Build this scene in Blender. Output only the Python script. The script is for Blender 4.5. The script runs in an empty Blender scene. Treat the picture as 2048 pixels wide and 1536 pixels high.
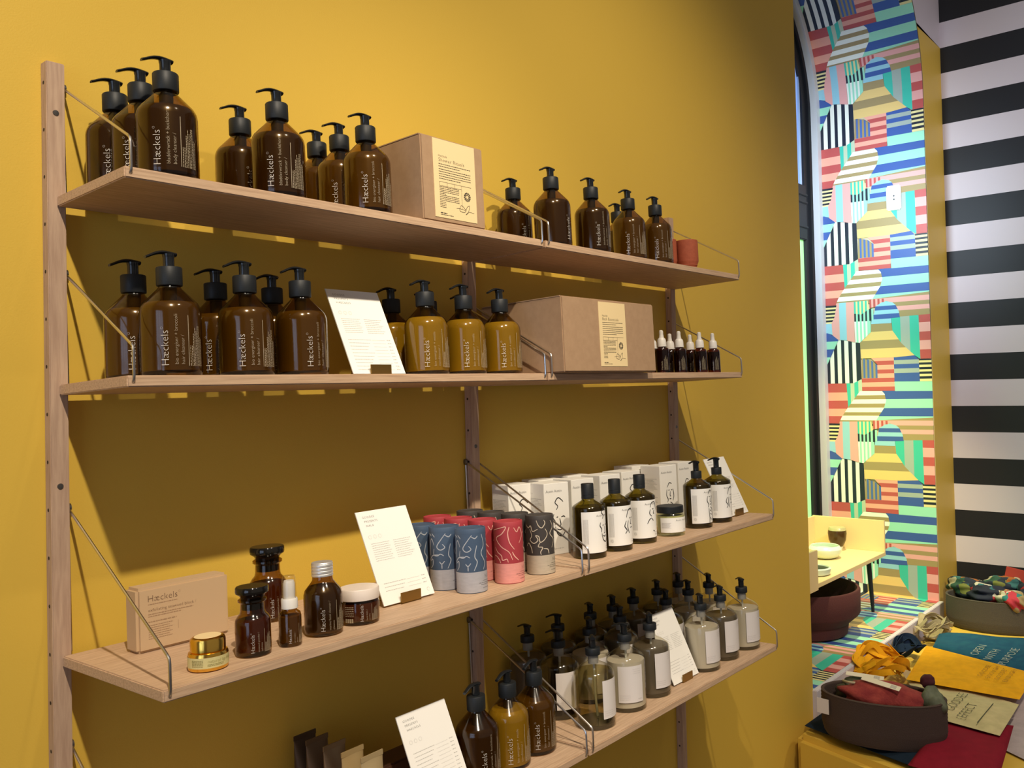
import bpy, bmesh, math, random
from mathutils import Vector, Matrix
random.seed(7)
C = bpy.context.scene.collection
PI = math.pi
R_ = math.radians

# ------------------------------------------------------------------ camera
CAM = Vector((-0.5011, -1.3271, 1.5))
yaw, pit, rol = R_(51.7118), R_(1.1475), R_(-1.3705)
FW = Vector((math.sin(yaw)*math.cos(pit), math.cos(yaw)*math.cos(pit), math.sin(pit)))
r0 = Vector((math.cos(yaw), -math.sin(yaw), 0)); u0 = r0.cross(FW)
RT = r0*math.cos(rol)+u0*math.sin(rol); UP = -r0*math.sin(rol)+u0*math.cos(rol)
cd = bpy.data.cameras.new('camera'); cam = bpy.data.objects.new('camera', cd); C.objects.link(cam)
cam.matrix_world = Matrix(((RT.x, UP.x, -FW.x, CAM.x), (RT.y, UP.y, -FW.y, CAM.y), (RT.z, UP.z, -FW.z, CAM.z), (0, 0, 0, 1)))
cd.sensor_width = 36; cd.lens = 36*1750/2048
cd.shift_x = -135.035/2048; cd.shift_y = -31.328/2048
cd.clip_start = .05; cd.clip_end = 60
bpy.context.scene.camera = cam

# ------------------------------------------------------------------ light
sc = bpy.context.scene
sc.view_settings.view_transform = 'Standard'; sc.view_settings.look = 'None'
sc.view_settings.exposure = 0.0; sc.view_settings.gamma = 1.0
sc.view_settings.use_curve_mapping = False
w = bpy.data.worlds.new('world'); sc.world = w; w.use_nodes = True
w.node_tree.nodes['Background'].inputs[0].default_value = (1.0, .86, .72, 1)
w.node_tree.nodes['Background'].inputs[1].default_value = .23

def spot(name, loc, to, power, col, size, blend=.5, rad=.03):
    d = bpy.data.lights.new(name, 'SPOT'); d.energy = power; d.color = col
    d.spot_size = R_(size); d.spot_blend = blend; d.shadow_soft_size = rad
    o = bpy.data.objects.new(name, d); C.objects.link(o); o.location = loc
    o.rotation_euler = (Vector(to)-Vector(loc)).to_track_quat('-Z', 'Y').to_euler()
    return o
WARM = (1, .86, .67)
spot('track_spot', (-.65, -1.9, 3.6), (.10, 0, .85), 315, WARM, 62, .9, .035)
spot('track_spot', (.55, -1.9, 3.6), (1.50, 0, 1.15), 200, WARM, 64, .9, .035)
spot('track_spot', (2.6, -1.7, 3.6), (2.9, -.3, .3), 105, WARM, 50, .8, .03)
spot('niche_spot', (3.10, .07, 2.36), (4.03, .42, 2.34), 66, (.68, .85, 1), 105, 1, .06)
spot('niche_spot', (2.75, -.15, 3.0), (3.7, .3, .8), 330, (1, .90, .50), 46, .8, .03)
spot('track_spot', (2.0, -2.4, 3.2), (4.34, -.5, 1.7), 230, (.95, .9, 1), 80, 1, .05)

# ------------------------------------------------------------------ materials
MC = {}
def mat(name, col, rough=.6, metal=0, spec=.5, noise=None, emit=None, coat=0, bump=0, bscale=200, trans=0):
    if name in MC: return MC[name]
    m = bpy.data.materials.new(name); m.use_nodes = True; nt = m.node_tree
    b = nt.nodes['Principled BSDF']
    b.inputs['Base Color'].default_value = (*col, 1); b.inputs['Roughness'].default_value = rough
    b.inputs['Metallic'].default_value = metal; b.inputs['Specular IOR Level'].default_value = spec
    b.inputs['Coat Weight'].default_value = coat; b.inputs['Coat Roughness'].default_value = .05
    tc = nt.nodes.new('ShaderNodeTexCoord')
    if noise:
        col2, scale, stretch = noise
        mp = nt.nodes.new('ShaderNodeMapping'); mp.inputs['Scale'].default_value = stretch
        nt.links.new(tc.outputs['Object'], mp.inputs['Vector'])
        n = nt.nodes.new('ShaderNodeTexNoise'); n.inputs['Scale'].default_value = scale; n.inputs['Detail'].default_value = 6
        n.inputs['Roughness'].default_value = .6
        nt.links.new(mp.outputs[0], n.inputs['Vector'])
        cr = nt.nodes.new('ShaderNodeValToRGB'); cr.color_ramp.elements[0].position = .35; cr.color_ramp.elements[1].position = .65
        cr.color_ramp.elements[0].color = (*col, 1); cr.color_ramp.elements[1].color = (*col2, 1)
        nt.links.new(n.outputs['Fac'], cr.inputs[0]); nt.links.new(cr.outputs[0], b.inputs['Base Color'])
    if bump:
        n2 = nt.nodes.new('ShaderNodeTexNoise'); n2.inputs['Scale'].default_value = bscale; n2.inputs['Detail'].default_value = 3
        nt.links.new(tc.outputs['Object'], n2.inputs['Vector'])
        bp = nt.nodes.new('ShaderNodeBump'); bp.inputs['Strength'].default_value = bump; bp.inputs['Distance'].default_value = .002
        nt.links.new(n2.outputs['Fac'], bp.inputs['Height']); nt.links.new(bp.outputs[0], b.inputs['Normal'])
    if emit:
        b.inputs['Emission Color'].default_value = (*emit[0], 1); b.inputs['Emission Strength'].default_value = emit[1]
    MC[name] = m; return m

def glass(name, tint, rough=.12):
    """thin tinted glass: tinted see-through plus a clear surface reflection"""
    if name in MC: return MC[name]
    m = bpy.data.materials.new(name); m.use_nodes = True; nt = m.node_tree; nt.nodes.clear()
    out = nt.nodes.new('ShaderNodeOutputMaterial'); mx = nt.nodes.new('ShaderNodeMixShader')
    t = nt.nodes.new('ShaderNodeBsdfTransparent'); t.inputs[0].default_value = (*tint, 1)
    g = nt.nodes.new('ShaderNodeBsdfGlossy'); g.inputs['Roughness'].default_value = rough; g.inputs['Color'].default_value = (1, 1, 1, 1)
    f = nt.nodes.new('ShaderNodeFresnel'); ge = nt.nodes.new('ShaderNodeNewGeometry'); mr = nt.nodes.new('ShaderNodeMapRange')
    mr.inputs['To Min'].default_value = 1.5; mr.inputs['To Max'].default_value = 1/1.5      # same thin wall from both sides
    nt.links.new(ge.outputs['Backfacing'], mr.inputs['Value']); nt.links.new(mr.outputs[0], f.inputs[0])
    nt.links.new(f.outputs[0], mx.inputs[0]); nt.links.new(t.outputs[0], mx.inputs[1]); nt.links.new(g.outputs[0], mx.inputs[2])
    nt.links.new(mx.outputs[0], out.inputs[0]); MC[name] = m; return m

YELLOW = mat('yellow_wall_paint', (.68, .452, .066), .5, spec=.3, bump=.12, bscale=420)
WHITEP = mat('white_paint', (.62, .57, .60), .6)
BLACKP = mat('black_paint', (.008, .009, .012), .55)
OAK = mat('oak_board', (.62, .435, .285), .55, noise=((.46, .305, .195), 14, (1.0, 16, 30)), spec=.3)
OAKP = mat('oak_post', (.54, .38, .265), .55, noise=((.42, .28, .195), 14, (14, 14, 1.0)), spec=.3)
HOLE = mat('peg_hole', (.03, .018, .01), .8)
STEEL = mat('brushed_steel', (.62, .60, .57), .28, 1)
DSTEEL = mat('dark_steel', (.20, .19, .18), .35, 1)
PUMPB = mat('black_pump_plastic', (.010, .012, .014), .22)
PUMPC = mat('black_pump_collar', (.013, .016, .019), .5, spec=.35)
AMBER = glass('amber_glass', (.52, .385, .12))
OLIVE = glass('olive_glass', (.42, .36, .10))
CLEARG = glass('grey_clear_glass', (.90, .88, .80))
LIQ = mat('brown_cleanser', (.080, .048, .025), .3)
LIQ2 = mat('pale_cleanser', (.20, .14, .045), .3)
CREAM = mat('yellow_cream', (.74, .70, .30), .4)
OLIQ = mat('olive_liquid', (.10, .08, .03), .25)
TLIQ = mat('tan_liquid', (.11, .09, .065), .3)
GLIQ = glass('pale_yellow_liquid', (.80, .76, .56))
LOTION = mat('white_lotion', (.56, .52, .45), .45)
INK = mat('white_label_ink', (.62, .58, .50), .5)
INKD = mat('dim_label_ink', (.46, .38, .25), .6)
BINK = mat('black_ink', (.015, .015, .015), .6)
GINK = mat('grey_ink', (.30, .29, .28), .6)
LINK = mat('light_grey_ink', (.50, .49, .47), .6)
PAPER = mat('white_paper', (.90, .89, .85), .6)
PAPERG = mat('label_paper', (.70, .66, .64), .6)
CREAMP = mat('cream_label_paper', (.84, .66, .36), .6)
KRAFT = mat('kraft_board', (.42, .275, .165), .75, noise=((.38, .245, .145), 60, (1, 1, 1)), spec=.2)
KRAFTL = mat('light_kraft_board', (.56, .39, .225), .7, spec=.3)
KINK = mat('brown_ink', (.16, .09, .05), .7)
TERRA = mat('terracotta', (.42, .10, .045), .8, noise=((.36, .08, .035), 120, (1, 1, 1)))
WPLAS = mat('white_plastic', (.80, .77, .72), .35)
BRASS = mat('brass_stand', (.32, .20, .06), .35, .9)
GOLD = mat('gold_metal', (.85, .53, .10), .18, 1)

# ------------------------------------------------------------------ helpers
def link(name, me, m=None, parent=None):
    o = bpy.data.objects.new(name, me)
    if m is not None:
        for x in (m if isinstance(m, (list, tuple)) else [m]): me.materials.append(x)
    C.objects.link(o)
    if parent is not None: o.parent = parent
    return o
def smooth(me, ang=40):
    for p in me.polygons: p.use_smooth = True
    try: me.set_sharp_from_angle(angle=R_(ang))
    except Exception: pass
def mesh(vs, fs, sm=False, ang=40):
    me = bpy.data.meshes.new('m'); me.from_pydata([tuple(v) for v in vs], [], fs); me.update()
    if sm: smooth(me, ang)
    return me
def bm2me(bm, sm=False, ang=40):
    bmesh.ops.recalc_face_normals(bm, faces=bm.faces[:])
    me = bpy.data.meshes.new('m'); bm.to_mesh(me); bm.free()
    if sm: smooth(me, ang)
    return me
def box_bm(bm, x0, x1, y0, y1, z0, z1, bev=0):
    r = bmesh.ops.create_cube(bm, size=1)
    vs = r['verts']
    for v in vs:
        v.co = Vector((x0 if v.co.x < 0 else x1, y0 if v.co.y < 0 else y1, z0 if v.co.z < 0 else z1))
    if bev:
        es = list({e for v in vs for e in v.link_edges})
        bmesh.ops.bevel(bm, geom=es, offset=bev, segments=2, affect='EDGES')
def box(x0, x1, y0, y1, z0, z1, bev=0):
    bm = bmesh.new(); box_bm(bm, x0, x1, y0, y1, z0, z1, bev); return bm2me(bm)
def lathe(prof, n=40, sm=True, ang=35, sx=1, sy=1):
    vs, fs = [], []
    for r, z in prof:
        for i in range(n):
            a = 2*PI*i/n; vs.append((r*sx*math.cos(a), r*sy*math.sin(a), z))
    for k in range(len(prof)-1):
        for i in range(n):
            j = (i+1) % n; fs.append((k*n+i, k*n+j, (k+1)*n+j, (k+1)*n+i))
    if prof[0][0] > 1e-5: fs.append(tuple(range(n))[::-1])
    if prof[-1][0] > 1e-5: fs.append(tuple((len(prof)-1)*n+i for i in range(n)))
    bm = bmesh.new(); bm.from_mesh(mesh(vs, fs)); bmesh.ops.remove_doubles(bm, verts=bm.verts[:], dist=1e-6)
    return bm2me(bm, sm, ang)
def tube(pts, r, n=10, cap=True, rads=None):
    pts = [Vector(p) for p in pts]; vs, fs = [], []
    prev = None
    for i, p in enumerate(pts):
        t = (pts[min(i+1, len(pts)-1)]-pts[max(i-1, 0)]).normalized()
        if prev is None:
            a = Vector((0, 0, 1)) if abs(t.z) < .9 else Vector((1, 0, 0)); nn = t.cross(a).normalized()
        else: nn = (prev-t*prev.dot(t)).normalized()
        prev = nn; b = t.cross(nn); rr = rads[i] if rads else r
        for k in range(n):
            a = 2*PI*k/n; vs.append(p+nn*math.cos(a)*rr+b*math.sin(a)*rr)
    for i in range(len(pts)-1):
        for k in range(n):
            j = (k+1) % n; fs.append((i*n+k, i*n+j, (i+1)*n+j, (i+1)*n+k))
    if cap: fs.append(tuple(range(n))[::-1]); fs.append(tuple((len(pts)-1)*n+k for k in range(n)))
    return vs, fs
def merge(*parts):
    V, F = [], []
    for v, f in parts:
        o = len(V); V += [tuple(x) for x in v]; F += [tuple(i+o for i in g) for g in f]
    return V, F
def spline(pts, k=6):
    out = []; P = [Vector(p) for p in pts]; n = len(P)
    for i in range(n-1):
        a, b, c, d = P[max(i-1, 0)], P[i], P[i+1], P[min(i+2, n-1)]
        for j in range(k):
            t = j/k
            out.append(.5*((2*b)+(c-a)*t+(2*a-5*b+4*c-d)*t*t+(3*b-a-3*c+d)*t**3))
    out.append(P[-1]); return out
TXT = {}
def text2d(s, size=1.0, spacing=1.0, squeeze=1.0):
    """flat outline letters as (verts2d, faces), left-aligned on the baseline"""
    k = (s, spacing)
    if k not in TXT:
        cu = bpy.data.curves.new('t', 'FONT'); cu.body = s; cu.size = 1; cu.resolution_u = 2; cu.offset = -.018; cu.space_character = spacing
        o = bpy.data.objects.new('t', cu); C.objects.link(o)
        dg = bpy.context.evaluated_depsgraph_get(); dg.update()
        me = bpy.data.meshes.new_from_object(o.evaluated_get(dg))
        TXT[k] = ([(v.co.x, v.co.y) for v in me.vertices], [tuple(p.vertices) for p in me.polygons])
        bpy.data.objects.remove(o); bpy.data.curves.remove(cu); bpy.data.meshes.remove(me)
    v, f = TXT[k]
    return [(x*size*squeeze, y*size) for x, y in v], list(f)
def rect2d(x0, y0, x1, y1): return [(x0, y0), (x1, y0), (x1, y1), (x0, y1)], [(0, 1, 2, 3)]
def mv(g, dx=0, dy=0, rot=0):
    v, f = g; c, s = math.cos(rot), math.sin(rot)
    return [(x*c-y*s+dx, x*s+y*c+dy) for x, y in v], f
def mul(*gs):
    V, F = [], []
    for v, f in gs:
        o = len(V); V += v; F += [tuple(i+o for i in g) for g in f]
    return V, F
def words(x0, y0, x1, h, seed=0, fill=.9):
    """a row of small print as short dashes"""
    rnd = random.Random(seed); x = x0; V = []
    while x < x1:
        l = min(rnd.uniform(1.5, 5)*h, x1-x); V.append(rect2d(x, y0, x+l*fill, y0+h)); x += l+h*.5
    return mul(*V)
def stroke(pts, w, k=5):
    P = spline([(x, y, 0) for x, y in pts], k); vs, fs = [], []
    for i, p in enumerate(P):
        t = (P[min(i+1, len(P)-1)]-P[max(i-1, 0)]); t = t.normalized() if t.length > 1e-9 else Vector((1, 0, 0))
        q = .6+.4*math.sin(PI*i/(len(P)-1)) if len(P) > 1 else 1
        vs += [(p.x-t.y*w*q/2, p.y+t.x*w*q/2), (p.x+t.y*w*q/2, p.y-t.x*w*q/2)]
    for i in range(len(P)-1): fs.append((2*i, 2*i+1, 2*i+3, 2*i+2))
    return vs, fs
def on_cyl(g, R, off=0.0003):
    """arc coordinate x, height y -> cylinder; x grows to the right as seen from outside"""
    v, f = g
    return mesh([((R+off)*math.sin(x/R), -(R+off)*math.cos(x/R), y) for x, y in v], f, True)
def on_front(g, y=0):
    v, f = g
    return mesh([(x, y, z) for x, z in v], f)
def patch(x0, x1, y0, y1, n=24):
    v, f = [], []
    for i in range(n+1):
        x = x0+(x1-x0)*i/n; v += [(x, y0), (x, y1)]
    for i in range(n): f.append((2*i, 2*i+2, 2*i+3, 2*i+1))
    return v, f
def empty(name, loc=(0, 0, 0)):
    o = bpy.data.objects.new(name, None); C.objects.link(o); o.location = loc; o.empty_display_size = .02; return o
def tag(o, label, cat, group=None, kind=None):
    o['label'] = label; o['category'] = cat
    if group: o['group'] = group
    if kind: o['kind'] = kind
    return o
def dup(root):
    r = root.copy(); C.objects.link(r)
    for k in ('label', 'group', 'category'):
        if k in r: del r[k]
    for ch in list(root.children):
        c = ch.copy(); C.objects.link(c); c.parent = r
        for g in list(ch.children):
            d = g.copy(); C.objects.link(d); d.parent = c
    return r
def struct(name, me, m):
    o = link(name, me, m); o['kind'] = 'structure'; return o

# ------------------------------------------------------------------ the shelf frame
PD = .01878; DU, DL = .2016, .2815; GX = .00785; TH = .0146
SZ = {1: 1.7792, 2: 1.5186, 3: 1.1473, 4: .8096}
SD = {1: DU, 2: DU, 3: DL, 4: DL}
def SM(s):
    a = math.atan(GX/SD[s]); ca, sa = math.cos(a), math.sin(a)
    # columns: x, depth-to-wall (y local = -u), normal
    return Matrix(((1, 0, 0, 0), (0, ca, sa, -PD), (0, -sa, ca, SZ[s]), (0, 0, 0, 1)))
def put(o, s, x, u, rot=0, h=0):
    o.matrix_world = SM(s) @ Matrix.Translation((x, -u, h+.0002)) @ Matrix.Rotation(rot, 4, 'Z'); return o
def camdir(s, x, u):
    """turn about z that makes local -y look at the camera"""
    d = CAM-(SM(s) @ Vector((x, -u, 0))); return math.atan2(d.y, d.x)+PI/2
XH = .01185
USED = {}
def first(proto):
    """the prototype itself the first time, a copy after that"""
    if proto.name not in USED: USED[proto.name] = 1; return proto
    return dup(proto)

# ------------------------------------------------------------------ room shell
X1, X2, X3 = 2.49, 4.0279, 4.3406
XC = (X1+X2)/2; RA = (X2-X1)/2; ZS = 2.925; ZN = .385; ND = .56; ZB = .30; ZT = 4.6
def wall_back():
    bm = bmesh.new()
    def q(pts, mi=0):
        f = bm.faces.new([bm.verts.new((x, 0, z)) for x, z in pts]); f.material_index = mi
    q([(-3.4, 0), (X1, 0), (X1, ZS), (-3.4, ZS)]); q([(X2, 0), (X3, 0), (X3, ZS), (X2, ZS)])
    q([(X1, 0), (X2, 0), (X2, ZN-.085), (X1, ZN-.085)])
    N = 48; zw = 3.25
    arc = [(XC+RA*math.cos(PI*i/N), ZS+RA*math.sin(PI*i/N)) for i in range(N+1)]
    for i in range(N):                                   # fan of strips above the arch, split at the white band
        (xa, za), (xb, zb) = arc[i], arc[i+1]
        if za < zw and zb < zw:
            e = X3 if xa > XC else -3.4
            q([(xa, za), (xb, zb), (e, zb), (e, za)])
        else:
            e = X3 if xa > XC else -3.4
            za2, zb2 = max(za, zw), max(zb, zw)
            if min(za, zb) < zw: q([(xa, za), (xb, zb), (e, zw), (e, min(za, zb))] if xa > XC else [(xa, za), (xb, zb), (e, min(za, zb)), (e, zw)])
    q([(-3.4, zw), (X3, zw), (X3, ZT), (-3.4, ZT)] if False else [(-3.4, ZS+RA), (X3, ZS+RA), (X3, ZT), (-3.4, ZT)], 1)
    for i in range(N):
        (xa, za), (xb, zb) = arc[i], arc[i+1]
        if max(za, zb) >= zw:
            a, b = (xa, za), (xb, zb)
            if min(za, zb) < zw:
                t = (zw-za)/(zb-za); p = (xa+(xb-xa)*t, zw)
                a, b = (a, p) if zb < za else (p, b)
                if zb < za: a, b = (xa, za), p
            e = X3 if xa > XC else -3.4
            q([a, b, (e, b[1]), (e, a[1])], 1)
    return bm2me(bm)
struct('wall_back', wall_back(), [YELLOW, WHITEP])
struct('floor', box(-3.4, 4.8, -5.2, .0, -.05, 0), mat('pale_floor', (.20, .15, .11), .5))
# striped wall: bands on one mesh
bm = bmesh.new()
e0, pe = .3955, .1359
zs = [e0+pe*i for i in range(-3, 32)]
for i in range(len(zs)-1):
    f = bm.faces.new([bm.verts.new(v) for v in ((X3, .0, zs[i]), (X3, -4.5, zs[i]), (X3, -4.5, zs[i+1]), (X3, .0, zs[i+1]))]); f.material_index = (i+1) % 2
struct('wall_right', bm2me(bm), [BLACKP, WHITEP])
# left wall with the shop window that lights the left sides of things
bm = bmesh.new()
for a in ((-5.2, -2.6, 0, ZT), (-.7, 0, 0, ZT), (-2.6, -.7, 0, .5), (-2.6, -.7, 2.7, ZT)): box_bm(bm, -3.4, -3.3, *a)
struct('wall_left', bm2me(bm), WHITEP)
bm = bmesh.new()
for y in (-2.6, -1.98, -1.35, -.74): box_bm(bm, -3.38, -3.32, y, y+.045, .5, 2.7)
for z in (.5, 1.7, 2.65): box_bm(bm, -3.38, -3.32, -2.6, -.7, z, z+.05)
struct('window_2', bm2me(bm), mat('dark_frame', (.02, .022, .026), .4))
o = struct('window_3', box(-3.37, -3.36, -2.6, -.7, .5, 2.7), mat('daylight_pane', (.4, .5, .6), .3, emit=((.55, .70, 1), 2.6)))

# ------------------------------------------------------------------ the niche lining: one striped print on jamb, soffit and sill
def NP(y, s, off=0):
    """s: height up the right jamb, then along the arch; below the sill it runs left along the sill"""
    if s < ZN: return (X2-(ZN-s), y, ZN+off)
    if s <= ZS: return (X2-off, y, s)
    a = (s-ZS)/RA
    return (XC+(RA-off)*math.cos(a), y, ZS+(RA-off)*math.sin(a))
SMAX = ZS+RA*PI
bm = bmesh.new()
def sheet(s0, s1, n):
    for i in range(n):
        a, b = s0+(s1-s0)*i/n, s0+(s1-s0)*(i+1)/n; of = -.006
        bm.faces.new([bm.verts.new(NP(y, s, of)) for y, s in ((0, a), (ND+.1, a), (ND+.1, b), (0, b))])
sheet(ZN-(X2-X1), ZN, 1); sheet(ZN, ZS, 1); sheet(ZS, SMAX, 32)
bm.faces.new([bm.verts.new(v) for v in ((X1, 0, ZN), (X1, ND+.1, ZN), (X1, ND+.1, ZS), (X1, 0, ZS))])
struct('wall_niche', bm2me(bm), mat('niche_base', (.75, .62, .40), .55))
PC = dict(k=(.012, .016, .03), c=(.86, .86, .74), r=(.50, .085, .075), o=(.86, .38, .27), g=(.05, .50, .36), l=(.50, .56, .38),
          t=(.36, .26, .11), n=(.045, .10, .33), m=(.33, .72, .50), b=(.045, .12, .42), s=(.36, .42, .36), y=(.80, .55, .19),
          a=(.30, .58, .66), p=(.80, .38, .34), q=(.78, .66, .30), u=(.07, .14, .36))
def YZ(x, z):          # tracing units of one repeat -> depth and height
    y = .0+(982-x)*(.5525/693); return (y+.003, 1.2630+(1275-z)*(.632/750)-(x-640)*.00001)
def clip(poly, ax, v, keep_less):
    out = []
    for i in range(len(poly)):
        a, b = poly[i], poly[(i+1) % len(poly)]
        ia = (a[ax] <= v) if keep_less else (a[ax] >= v); ib = (b[ax] <= v) if keep_less else (b[ax] >= v)
        if ia: out.append(a)
        if ia != ib:
            t = (v-a[ax])/(b[ax]-a[ax]); out.append((a[0]+(b[0]-a[0])*t, a[1]+(b[1]-a[1])*t))
    return out
TILE = [  # outline, axis (0: upright stripes, 1: level stripes), edges, colours
 ([(385,745),(440,752),(530,770),(533,995),(478,1020),(300,1022),(299,905)], 0, [290,322,350,373,400,422,450,475,500,540], 'kckckckck'),
 ([(300,1022),(430,1022),(437,1170),(385,1275),(303,1275)], 1, [1015,1075,1127,1178,1225,1280], 'roror'),
 ([(430,1022),(478,1020),(533,995),(537,1070),(437,1170)], 0, [425,457,483,510,540], 'glgl'),
 ([(520,1070),(665,1070),(682,1088),(690,1130),(675,1175),(620,1252),(620,1275),(370,1275),(390,1235),(437,1170)], 1, [1060,1095,1120,1147,1172,1200,1222,1250,1280], 'ctctctct'),
 ([(665,1068),(982,1068),(982,1280),(620,1280),(620,1252),(675,1175),(690,1130),(682,1088)], 1, [1060,1120,1175,1225,1290], 'nmnm'),
 ([(748,1012),(982,1012),(982,1070),(750,1070)], 1, [1000,1080], 'm'),
 ([(600,865),(748,862),(748,1068),(535,1068),(535,990),(640,990),(640,905)], 1, [860,885,910,938,962,990,1015,1043,1075], 'oroророr'.replace('о','o').replace('р','r')),
 ([(540,865),(600,880),(640,910),(640,990),(533,990)], 0, [530,547,560,573,587,600,613,627,645], 'tutututu'),
 ([(748,862),(880,855),(905,880),(908,1012),(748,1012)], 1, [850,883,908,935,962,1015], 'nsnsn'),
 ([(905,878),(982,878),(982,1012),(908,1012)], 1, [875,890,903,916,930,944,957,971,985,1000,1015], 'kqkqkqkqkq'),
 ([(610,650),(740,650),(745,700),(800,780),(880,855),(760,864),(535,866),(530,770),(605,705)], 1, [640,703,757,808,870], 'tyty'),
 ([(740,620),(912,612),(915,878),(880,855),(800,780),(745,700)], 0, [730,797,855,920], 'gsg'),
 ([(912,612),(982,608),(982,878),(915,878)], 1, [600,662,718,770,825,880], 'rprpr'),
 ([(625,500),(982,478),(982,612),(795,618),(770,545),(720,520)], 1, [470,500,530,555,582,620], 'tptpt'),
 ([(600,502),(725,502),(700,522),(640,550),(602,555)], 0, [595,613,626,640,654,668,682,696,730], 'rprprprp'),
 ([(640,548),(680,525),(720,520),(752,530),(770,545),(790,585),(795,622),(740,625),(740,655),(608,655),(612,620),(630,590)], 1, [510,548,573,598,627,660], 'anana'),
 ([(497,510),(590,508),(600,570),(545,592),(497,590)], 0, [490,509,521,534,546,558,571,583,605], 'gqgqgqgq'),
 ([(497,585),(545,592),(600,560),(625,560),(625,625),(606,637),(497,637)], 0, [490,509,521,534,546,558,571,583,597,612,630], 'kmkmkmkmkm'),
 ([(497,635),(606,635),(605,705),(530,768),(500,765)], 0, [490,509,521,534,546,558,571,583,610], 'cmcmcmcm'),
 ([(378,512),(497,510),(497,765),(440,750),(385,745),(345,715),(340,640)], 0, [330,395,443,510], 'pap'),
 ([(289,525),(378,525),(362,600),(340,640),(289,640)], 1, [520,534,545,557,568,580,592,603,614,626,645], 'kqkqkqkqkq'),
 ([(289,640),(340,640),(345,712),(310,700),(289,700)], 1, [630,720], 'a'),
 ([(289,700),(310,700),(345,715),(385,745),(300,905),(289,905)], 1, [690,750,800,850,910], 'nmnm'),
 ([(289,905),(300,905),(303,1275),(289,1275)], 0, [280,310], 'r'),
]
keys = sorted({c for t in TILE for c in t[3]}); bm = bmesh.new()
PERIOD = .632
for rep in range(-4, 6):
    off = 0
    for poly, ax, ed, cols in TILE:
        off += .00012
        P0 = [YZ(*p) for p in poly]
        for i, c in enumerate(cols):
            if ax == 0: a, b = YZ(ed[i+1], 900)[0], YZ(ed[i], 900)[0]
            else: a, b = YZ(640, ed[i+1])[1], YZ(640, ed[i])[1]
            pp = clip(clip(P0, ax, b, True), ax, a, False)
            pp = [(y, s+rep*PERIOD) for y, s in pp]
            if len(pp) < 3: continue
            cuts = [ZN-(X2-X1), ZN]+[ZS+.05*k for k in range(0, 48)]
            lo, hi = min(p[1] for p in pp), max(p[1] for p in pp)
            cs = [max(lo, cuts[0])]+[q for q in cuts if lo < q < hi and q > cuts[0]]+[min(hi, SMAX)]
            for k in range(len(cs)-1):
                if cs[k+1]-cs[k] < 1e-6: continue
                g = clip(clip(pp, 1, cs[k+1], True), 1, cs[k], False)
                g = [p for j, p in enumerate(g) if math.dist(p, g[j-1]) > 1e-6]
                if len(g) < 3: continue
                mid = (cs[k]+cs[k+1])/2
                vs = []
                for y, s in g:
                    if mid < ZN: s = min(s, ZN-1e-7)
                    else: s = max(s, ZN)
                    vs.append(bm.verts.new(NP(min(max(y, .001), ND), s, off+.0004)))
                try: f = bm.faces.new(vs); f.material_index = keys.index(c)
                except ValueError: pass
me = bpy.data.meshes.new('m'); bm.to_mesh(me); bm.free()
struct('trim_1', me, [mat('print_'+k, PC[k], .5) for k in keys])
# sill riser: white upright face between niche sill and bench
struct('trim_2', box(X1-.004, X2+.004, -.018, .004, ZB-.1, ZN+.002, .002), WHITEP)
# ------------------------------------------------------------------ arched window
def ring(r0_, r1_, y0, y1, n=40, zb=ZN):
    vs, fs = [], []
    path = [(1, -1, zb)]
    pts = []
    for r in (r0_, r1_):
        pts.append([(XC+r, zb)]+[(XC+r*math.cos(PI*i/n), ZS+r*math.sin(PI*i/n)) for i in range(n+1)]+[(XC-r, zb)])
    for k in range(len(pts[0])):
        for r in (0, 1):
            for y in (y0, y1): vs.append((pts[r][k][0], y, pts[r][k][1]))
    for k in range(len(pts[0])-1):
        a, b = 4*k, 4*k+4
        for i, j in ((0, 1), (1, 3), (3, 2), (2, 0)): fs.append((a+i, a+j, b+j, b+i))
    return mesh(vs, fs)
struct('trim_3', ring(RA-.0008, RA-.045, ND-.015, ND+.03), mat('white_casing', (.60, .60, .62), .5))
win = struct('window_1', ring(RA-.045, RA-.155, ND+.02, ND+.045), mat('window_frame', (.016, .016, .019), .55, spec=.3))
def part(name, me, m, parent): return link(name, me, m, parent)
part('window_stop', ring(RA-.085, RA-.11, ND+.005, ND+.03), mat('window_frame_dark', (.008, .008, .01), .6, spec=.2), win)
bm = bmesh.new(); box_bm(bm, X1+.15, X2-.15, ND+.012, ND+.034, 2.24, 2.53, .004)
for z in (2.30, 2.43, 2.47): box_bm(bm, X1+.15, X2-.15, ND+.004, ND+.014, z, z+.014, .003)
part('transom', bm2me(bm), MC['window_frame'], win)
UPG = mat('upper_pane_sky', (.1, .12, .15), .1, emit=((.20, .36, .85), .9))
LOG = mat('lower_pane_film', (.3, .5, .25), .3, emit=((.30, .80, .26), 1.0))
part('pane', box(X1+.1, X2-.1, ND+.034, ND+.039, ZN, 2.25), LOG, win)
n = 30; v = [(XC+(RA-.1)*math.cos(PI*i/n), ND+.034, ZS+(RA-.1)*math.sin(PI*i/n)) for i in range(n+1)]+[(X1+.1, ND+.034, 2.5), (X2-.1, ND+.034, 2.5)]
part('pane', mesh(v, [tuple(range(len(v)))]), UPG, win)
bm = bmesh.new()
for x in (3.79, 3.845): box_bm(bm, x, x+.010, ND+.024, ND+.033, 2.5, 3.5)
part('glazing_bar', bm2me(bm), mat('window_frame_light', (.35, .45, .62), .3), win)
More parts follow.
